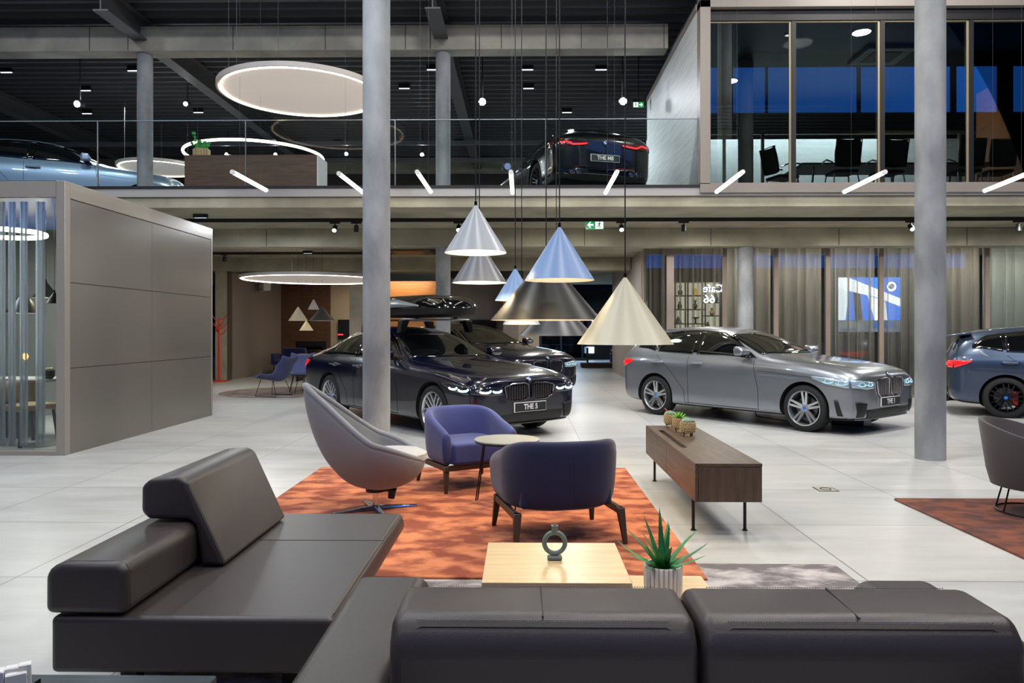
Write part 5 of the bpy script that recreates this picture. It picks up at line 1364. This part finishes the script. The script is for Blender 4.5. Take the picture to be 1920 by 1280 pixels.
# ---------------- cafe: shelf, ornaments, neon, wall screen
SY = 17.6
def sx(px): return A(px, 600, SY)[0]
def sz(py): return A(1300, py, SY)[1]
t = thing('display_shelf', 'lit open metal shelf behind the cafe glass', 'shelf', (0,0,0))
M_sf = mat('shelf_metal', '#2a2622', .4, metal=.5)
MB().box(sx(1266), sx(1356), SY+.30, SY+.33, 0, sz(528)).build('back_panel', glow('shelf_backlight', '#f0e6cc', 1.1), t)
b = MB()
for px in (1266, 1290, 1322.5, 1356):
    b.box(sx(px)-.015, sx(px)+.015, SY, SY+.03, 0, sz(528)); b.box(sx(px)-.015, sx(px)+.015, SY+.27, SY+.30, 0, sz(528))
b.build('upright', M_sf, t)
cells = {0: (1266,1290), 1: (1290,1322.5), 2: (1322.5,1356)}
for c, ys in {0: (528,554,580,607,634), 1: (528,554,580,607,634), 2: (541,567,592,616,640)}.items():
    for py in ys:
        MB().box(sx(cells[c][0]), sx(cells[c][1]), SY, SY+.30, sz(py)-.012, sz(py)+.012).build('shelf_board', M_sf, t)
def orn(kind, px, py, label, s=1.0, m=None):
    t = thing(kind, label, {'vase': 'vase'}.get(kind, 'ornament'), (sx(px), SY+.15, sz(py)+.013))
    m = m or mat('dark_ornament', '#2e2c28', .5)
    if kind == 'pineapple_ornament':
        b = MB(); b.sphere((0,0,.07), .06, 12, (1,1,1.2)); b.build('fruit', m, t, smooth=True)
        b = MB()
        for k in range(8): a = k*.785; b.cyl((0,0,.13), (.05*math.cos(a), .05*math.sin(a), .24), .012, .001, n=5)
        b.build('crown', m, t)
    elif kind == 'cube_ornament': MB().box(-.05,.05,-.05,.05,0,.14).build('block', m, t, bevel=.005); MB().box(-.025,.025,-.025,.025,.14,.17).build('lid', m, t)
    elif kind == 'cone_ornament': MB().cyl((0,0,0),(0,0,.17),.10,.005,n=24).build('cone_body', m, t); MB().sphere((0,0,.17),.01,8).build('tip', m, t)
    elif kind == 'pedestal_ornament': MB().lathe([(.05,0),(.02,.02),(.02,.10),(.08,.12),(.08,.14)],20).build('stand', m, t, smooth=True); MB().cyl((0,0,.14),(0,0,.15),.09,n=20).build('plate', m, t)
    else: MB().lathe([(.03,0),(.055,.03),(.06,.09),(.03,.14),(.03,.17),(.04,.18)],24).build('vase_body', m, t, smooth=True); MB().cyl((0,0,.17),(0,0,.185),.035,n=16).build('vase_lip', m, t)
    t.scale = (s, s, s)
orn('pineapple_ornament', 1278, 554, 'dark pineapple ornament on the top left shelf of the cafe')
orn('cube_ornament', 1306, 554, 'yellow square jar on the top middle shelf of the cafe', 1.0, mat('yellow_jar', '#c79a3a', .4))
orn('vase', 1277, 580, 'dark vase on the second left shelf of the cafe', .95)
orn('pineapple_ornament', 1306, 580, 'dark spiky plant ornament on the second middle shelf of the cafe', 1.0)
orn('vase', 1345, 567, 'tall dark vase on the upper right shelf of the cafe', 1.1)
orn('vase', 1338, 592, 'terracotta vase on the middle right shelf of the cafe', .95, mat('terracotta', '#b28463', .6))
orn('cone_ornament', 1274, 607, 'dark cone ornament on the third left shelf of the cafe', 1.0)
orn('pedestal_ornament', 1307, 607, 'dark pedestal bowl on the third middle shelf of the cafe', 1.0)
orn('cone_ornament', 1277, 634, 'brown cone ornament on the lowest left shelf of the cafe', 1.0, mat('brown_orn', '#4a3227', .6))
orn('vase', 1330, 616, 'dark round vase on the lower right shelf of the cafe', .8)
lamp('shelf_lamp', 'AREA', ((sx(1311)), SY-.15, 3.0), 12, WARM, .8)
# neon: lettering turned round to read mirrored, just behind the glass
nt_ = thing('neon_sign', 'white neon sign seen mirrored in the cafe, reading Cafe 66', 'sign', (0,0,0))
M_neon = glow('neon_white', '#dfe8ff', 7)
NY = 15.74
xa, za = A(1337, 541, NY); text('lettering_top', 'Cafe', .23, M_neon, nt_, (xa, NY, za), (PI/2,0,PI), .004, (1,1,1))
xb, zb = A(1330, 561, NY); text('lettering_bottom', '66', .25, M_neon, nt_, (xb, NY, zb), (PI/2,0,PI), .004, (1,1,1))
# big screen set in the cafe in place of a reflection in its glass
QY = 17.9
def q(px, py): return A(px, py, QY)
(x0, zt), (x1, zb) = q(1572, 520), q(1690, 622)
t = thing('wall_screen', 'lit screen standing in for a reflection, showing a white building, blue sky and two cars', 'screen', (0,0,0))
MB().box(x0-.03, x1+.03, QY+.012, QY+.06, zb-.03, zt+.03).build('housing', M_black, t)
MB().box(x0, x1, QY, QY+.012, zb, zt).build('display', glow('screen_sky', '#2a70e0', 4.0), t)
def poly(name, pts, c, s, d=.003):
    P = [q(*p) for p in pts]; MB().prism(P, QY-d, QY, 'Y').build(name, glow('scr_'+c+name, c, s), t)
poly('screen_building', [(1572,520),(1590,520),(1690,560),(1690,575),(1640,556),(1620,552),(1572,540)], '#e8eef5', 4.5, .006)
poly('screen_ground', [(1572,600),(1690,600),(1690,622),(1572,622)], '#8f9aa8', 1.2, .004)
poly('screen_facade', [(1572,540),(1592,545),(1585,600),(1572,600)], '#dfe7ef', 4.0, .005)
poly('screen_facade', [(1600,548),(1612,550),(1618,600),(1604,600)], '#5a564f', .8, .005)
poly('screen_facade', [(1626,553),(1660,565),(1664,600),(1640,600)], '#e3e9ef', 4.0, .005)
poly('screen_car', [(1574,606),(1580,602),(1600,601),(1610,606),(1612,614),(1574,616)], '#a9b2bb', 1.4, .008)
poly('screen_car', [(1636,606),(1644,602),(1665,601),(1678,606),(1680,614),(1636,616)], '#2f6fc0', 1.8, .008)
xr_, zr_ = q(1671, 537)
o = roundel(t, Vector((xr_, QY-.01, zr_)), Matrix.Rotation(-PI/2, 4, 'Z'), .115, 'screen_emblem')
o.data.materials[0] = glow('emblem_white', '#eef4ff', 9); 
# second dark screen with small emblem behind the saloon
x0, zt = A(862, 599, 22.9); x1, zb = A(931, 654, 22.9)
t = thing('wall_screen', 'black wall screen with a small glowing blue emblem behind the saloon', 'screen', (0,0,0))
MB().box(x0, x1, 22.88, 22.97, zb-.3, zt).build('housing', M_cblack, t)
MB().box(x0+.02, x1-.02, 22.872, 22.88, zb-.28, zt-.02).build('display', mat('screen_off', '#030304', .1), t)
xr_, zr_ = A(899, 614.5, 22.85); o = roundel(t, Vector((xr_, 22.86, zr_)), Matrix.Rotation(-PI/2, 4, 'Z'), .07, 'emblem'); 
for c in o.children:
    if 'blue' in c.name: c.data.materials[0] = glow('emblem_blue', '#3a6cff', 6)
x0, zt = A(633, 599, 25.0); x1, zb = A(662, 636, 25.0)
t = thing('wall_screen', 'black wall screen with a red bar left of the tall left column', 'screen', (0,0,0))
MB().box(x0, x1+.6, 25.05, 25.19, zb, zt).build('housing', M_cblack, t)
xr_, zr_ = A(637, 627, 24.95); MB().box(xr_-.09, xr_+.09, 25.03, 25.05, zr_-.02, zr_+.02).build('red_bar', M_tailg, t)
# ---------------- back left lounge
cx_, cy_ = G(540, 735)
o = MB().lathe([(1.45,0),(1.47,.006),(1.45,.014)], 64).build('round_rug', rug_mat('taupe_pile', '#6b5c56', '#94847c', ''), loc=(cx_, cy_, 0)); tag(o, 'round taupe rug under the lilac lounge chairs at the back', 'rug')
M_lil = mat('lilac_fabric', '#4b5588', .8, sheen=.3); M_lil2 = mat('slate_fabric', '#3a4570', .8, sheen=.3)
def lounge(label, px, py, rz, m):
    x, y = G(px, py, .014); t = thing('lounge_chair', label, 'armchair', (x, y, 0), rz, 'lilac wire-leg lounge chairs')
    rows = []
    N = 10
    for j in range(15):
        v = j/14
        if v < .5: u = v/.5; yb, zb_ = -.34+.50*u, .40-.06*math.sin(u*PI*.5)
        else: u = (v-.5)/.5; yb, zb_ = .16+.26*u, .34+.50*u-.02*math.sin(u*PI)
        wd = .33-.05*v
        rows.append([((-1+2*i/N)*wd, yb, zb_+.14*abs(-1+2*i/N)**2.2*(1 if .15 < v < .8 else .4)) for i in range(N+1)])
    b = MB(); b.skin(rows, closed=False); b.build('shell', m, t, smooth=True, solid=.035, subsurf=1)
    for s in (-1, 1):
        b = MB(); b.tube([(s*.20,-.20,.36),(s*.27,-.28,.022),(s*.27,.24,.022),(s*.20,.12,.34)], .008, 6); b.build('leg', M_blackm, t, smooth=True)
    return t
lounge('lilac lounge chair with wire legs seen from the side at the back left', 515, 742, -1.9, M_lil2)
lounge('lilac lounge chair facing the camera beside the saloon tail', 567, 733, .25, M_lil)
x, y = G(575, 733, .014)
t = thing('glass_side_table', 'small dark glass side table with wire legs at the back left', 'table', (x+.12, y-.62, 0))
b = MB(); b.cyl((0,0,.44),(0,0,.455),.36,n=40); b.build('table_top', mat('smoked_top', '#3f4a42', .15), t)
for k in range(4): a = k*PI/2+.4; MB().cyl((.1*math.cos(a),.1*math.sin(a),.44),(.2*math.cos(a),.2*math.sin(a),.014),.008,n=6).build('leg', M_blackm, t)
x_, y_ = x+.30, y-.62
t = thing('vase', 'amber glass vase with a yellow-green handle on the small back table', 'vase', (x_, y_, .456))
MB().lathe([(.05,0),(.06,.02),(.055,.14),(.05,.15)], 20).build('vase_body', mat('amber_glass', '#6b6438', .2), t, smooth=True)
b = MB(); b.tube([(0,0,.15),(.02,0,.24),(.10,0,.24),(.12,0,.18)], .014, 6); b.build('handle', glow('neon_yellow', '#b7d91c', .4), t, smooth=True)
x, y = G(483, 716)
t = thing('bench_seat', 'dark blue upholstered corner seat against the mauve wall', 'armchair', (x+.1, 22.6, 0), -.25)
M_dkb = mat('royal_blue_fabric', '#0f1c50', .8, sheen=.3)
MB().box(-.45,.85,-.30,.35,.36,.50).build('seat', M_dkb, t, bevel=.03); MB().box(-.45,.35,.25,.40,.45,.86).build('backrest', M_dkb, t, bevel=.05, seg=3)
MB().box(-.48,-.38,-.30,.38,.36,.70).build('armrest', M_dkb, t, bevel=.03)
for sx_ in (-.4, .75):
    for sy_ in (-.25, .3): MB().cyl((sx_,sy_,0),(sx_,sy_,.37),.014,n=8).build('leg', M_blackm, t)
# desk by the walnut wall
x0 = A(527,660,23.9)[0]; x1 = A(640,660,23.9)[0]
t = thing('desk', 'dark desk before the walnut wall', 'desk', (0,0,0))
MB().box(x0+.15, x1-.6, 23.5, 24.3, .72, .76).build('desk_top', M_black, t, bevel=.005)
for xx in (x0+.3, x1-1.0): MB().box(xx, xx+.06, 23.6, 24.2, 0, .72).build('leg', M_black, t)
t = thing('desk_screen', 'low black screen lying on the dark desk', 'screen', (0,0,0))
MB().box(x0+.5, x0+1.5, 23.8, 23.85, .78, 1.05).build('display', M_cblack, t); MB().box(x0+.9, x0+1.1, 23.75, 23.95, .762, .78).build('foot', M_black, t)
t = thing('table', 'pale edged table beside the saloon boot', 'table', (0,0,0))
x0 = A(548,665,20.2)[0]; x1 = A(620,665,20.2)[0]
MB().box(x0, x1, 20.3, 20.9, .70, .74).build('table_top', M_ash, t)
for xx in (x0+.05, x1-.1): MB().box(xx, xx+.05, 20.35, 20.85, 0, .70).build('leg', M_black, t)
# wall mounted air conditioner on the mauve wall
x0, z0 = A(497, 537, 23.4)
t = thing('air_conditioner', 'white wall unit high on the mauve wall at the back left', 'air conditioner', (x0, 23.2, z0), -.95)
MB().box(-.45,.45,-.12,.12,-.16,.16).build('case', M_white, t, bevel=.03); MB().box(-.4,.4,-.125,-.12,-.14,-.10).build('outlet', mat('vent_grey', '#7d7d7d', .5), t)
# red coat stand
x, y = A(411, 700, 20.3)[0], 20.3
t = thing('coat_stand', 'bright orange-red tree-shaped coat stand beside the pavilion', 'coat stand', (x, y, 0))
M_red = mat('orange_red_lacquer', '#d23a1c', .4)
b = MB(); b.tube([(0,0,.02),(0,0,1.0),(0,0,1.72)], [.035,.03,.028], 12); b.build('pole', M_red, t, smooth=True)
b = MB(); b.cyl((0,0,0),(0,0,.03),.26,n=32); b.build('base', M_red, t)
for k in range(9):
    a = k*2.4; z = 1.28+.05*k; b = MB(); d = Vector((math.cos(a), math.sin(a), 0)); b.tube([(0,0,z), d*.10+Vector((0,0,z+.03)), d*.22+Vector((0,0,z+.16))], [.016,.014,.011], 8); b.build('branch', M_red, t, smooth=True)
# ceiling unit seen dark above the saloon
x, _ = A(770, 473, 17.8)
t = thing('ceiling_car_panel', 'dark glossy ceiling panel under the second bay behind the tall left column', 'ceiling panel', (x, 17.6, 3.28))
MB().box(-.52,.55,-.6,.6,-.04,.14).build('panel', M_black, t, bevel=.04, seg=3); MB().box(-.35,.35,-.4,.4,-.05,-.04).build('panel_frame', M_blackm, t)
# ---------------- pavilion inside: high table, stools, pot, cabinet lamp
t = thing('high_table', 'grey topped meeting table inside the pavilion', 'table', (0,0,0))
x0 = A(-60,710,9.6)[0]; x1 = A(104,710,9.6)[0]
MB().box(x0, x1, 9.4, 10.1, .74, .77).build('table_top', mat('grey_top', '#b3b3b2', .3), t)
for xx in (x0+.4, x1-.55): MB().box(xx, xx+.07, 9.5, 10.0, 0, .74).build('leg', M_black, t)
t = thing('potted_succulent', 'pale succulent in a dark pot on the pavilion table', 'plant', (A(92,706,9.6)[0], 9.6, .771))
MB().lathe([(.04,0),(.065,.03),(.068,.11),(.055,.115)], 20).build('pot', mat('dark_pot', '#3a3936', .6), t, smooth=True)
b = MB()
for k in range(10): a = k*2.4; b.sphere((.035*math.cos(a)*(k/10), .035*math.sin(a), .125), .02, 8)
b.build('leaf', mat('pale_leaf', '#b9b58c', .6), t, smooth=True)
def pchair(label, px, Y, rz, first=None):
    x, _ = A(px, 700, Y)
    if first: return dup(first, (x, Y, 0), rz, label)
    t = thing('armchair', label, 'chair', (x, Y, 0), rz, 'beige chairs in the pavilion'); mb_ = mat('beige_leather', '#a88c6a', .55)
    MB().box(-.24,.24,-.24,.24,.42,.50).build('seat', mb_, t, bevel=.03, seg=3)
    rows = [[(.27*math.sin(a), .05+.25*math.cos(a), z) for a in [-1.5+3.0*i/12 for i in range(13)]] for z in (.55,.68,.80)]
    b = MB(); b.skin(rows, closed=False); b.build('backrest', mb_, t, smooth=True, solid=.03)
    for s in (-1, 1):
        for s2 in (-1, 1): MB().cyl((s*.2,s2*.2,.43),(s*.24,s2*.24,0),.02,n=8).build('leg', M_black, t)
    return t
pc = pchair('beige leather chair inside the pavilion, left of the two', -60, 9.05, PI+.2)
pchair('beige leather chair inside the pavilion, right of the two', 50, 9.1, PI-.4, pc)
x, z = A(48, 668, 10.4)
t = thing('filament_bulb', 'glowing amber filament bulb in the pavilion', 'lamp', (x, 10.4, z))
MB().sphere((0,0,0), .035, 14, (1,1,1.5)).build('bulb', glow('amber', '#ffb84a', 6), t, smooth=True); MB().cyl((0,0,.05),(0,0,2.98-z),.005,n=6).build('cord', M_black, t)
# suitcase behind the blue car
x, y = G(1786, 750)
t = thing('trolley_case', 'black trolley case leaning beside the tall right column', 'suitcase', (x-.02, y+.05, 0), .3)
MB().prism([(-.28,.06),(.10,.06),(.36,.52),(.30,.60),(0,.60)], -.12, .12).build('case', M_black, t, bevel=.03, seg=3)
b = MB(); b.tube([(.05,0,.60),(.05,0,.68),(.2,0,.68),(.2,0,.60)], .01, 6); b.build('handle', M_chrome, t, smooth=True)
for xx in (-.2,.05): MB().cyl((xx,-.13,.04),(xx,.13,.04),.04,n=14).build('wheel', M_black, t)
# flower planter and wood plinth in the passage
x, y = G(1128, 689)
t = thing('plinth', 'dark brown low plinth at the end of the passage', 'plinth', (x, y+.2, 0))
MB().box(-.75,.75,-.4,.4,0,.18).build('plinth_base', mat('brown_plinth', '#2e1f16', .6), t, bevel=.01); MB().box(-.55,-.48,-.1,.0,.18,.75).build('post', M_black, t)
x, y = G(1122, 678)
t = thing('planter', 'black planter with pale flowers standing beside the passage plinth', 'plant', (x+.45, y-2.2, 0))
MB().lathe([(.14,0),(.2,.1),(.2,.42),(.18,.45)], 24).build('pot', M_black, t, smooth=True)
b = MB()
for k in range(12): a = k*2.4; b.sphere((.13*math.cos(a), .13*math.sin(a), .52+.06*math.sin(k*1.7)), .04, 8)
b.build('flowers', mat('pale_petals', '#a9b0a4', .7), t, smooth=True)
# far office desks behind the glass at the end
for i, px in enumerate((1028, 1060)):
    x, _ = A(px, 655, 35.2); t = thing('desk', 'far desk with a pale top behind the glass, %s' % ('left' if i == 0 else 'right'), 'desk', (x, 35.2, 0), 0, 'far desks')
    MB().box(-.4,.4,-.25,.25,.70,.74).build('desk_top', mat('pale_desk', '#8fa0a8', .4), t)
    for s in (-.35,.35): MB().box(s-.02,s+.02,-.2,.2,0,.70).build('leg', M_black, t)
print('objects', len(bpy.data.objects))
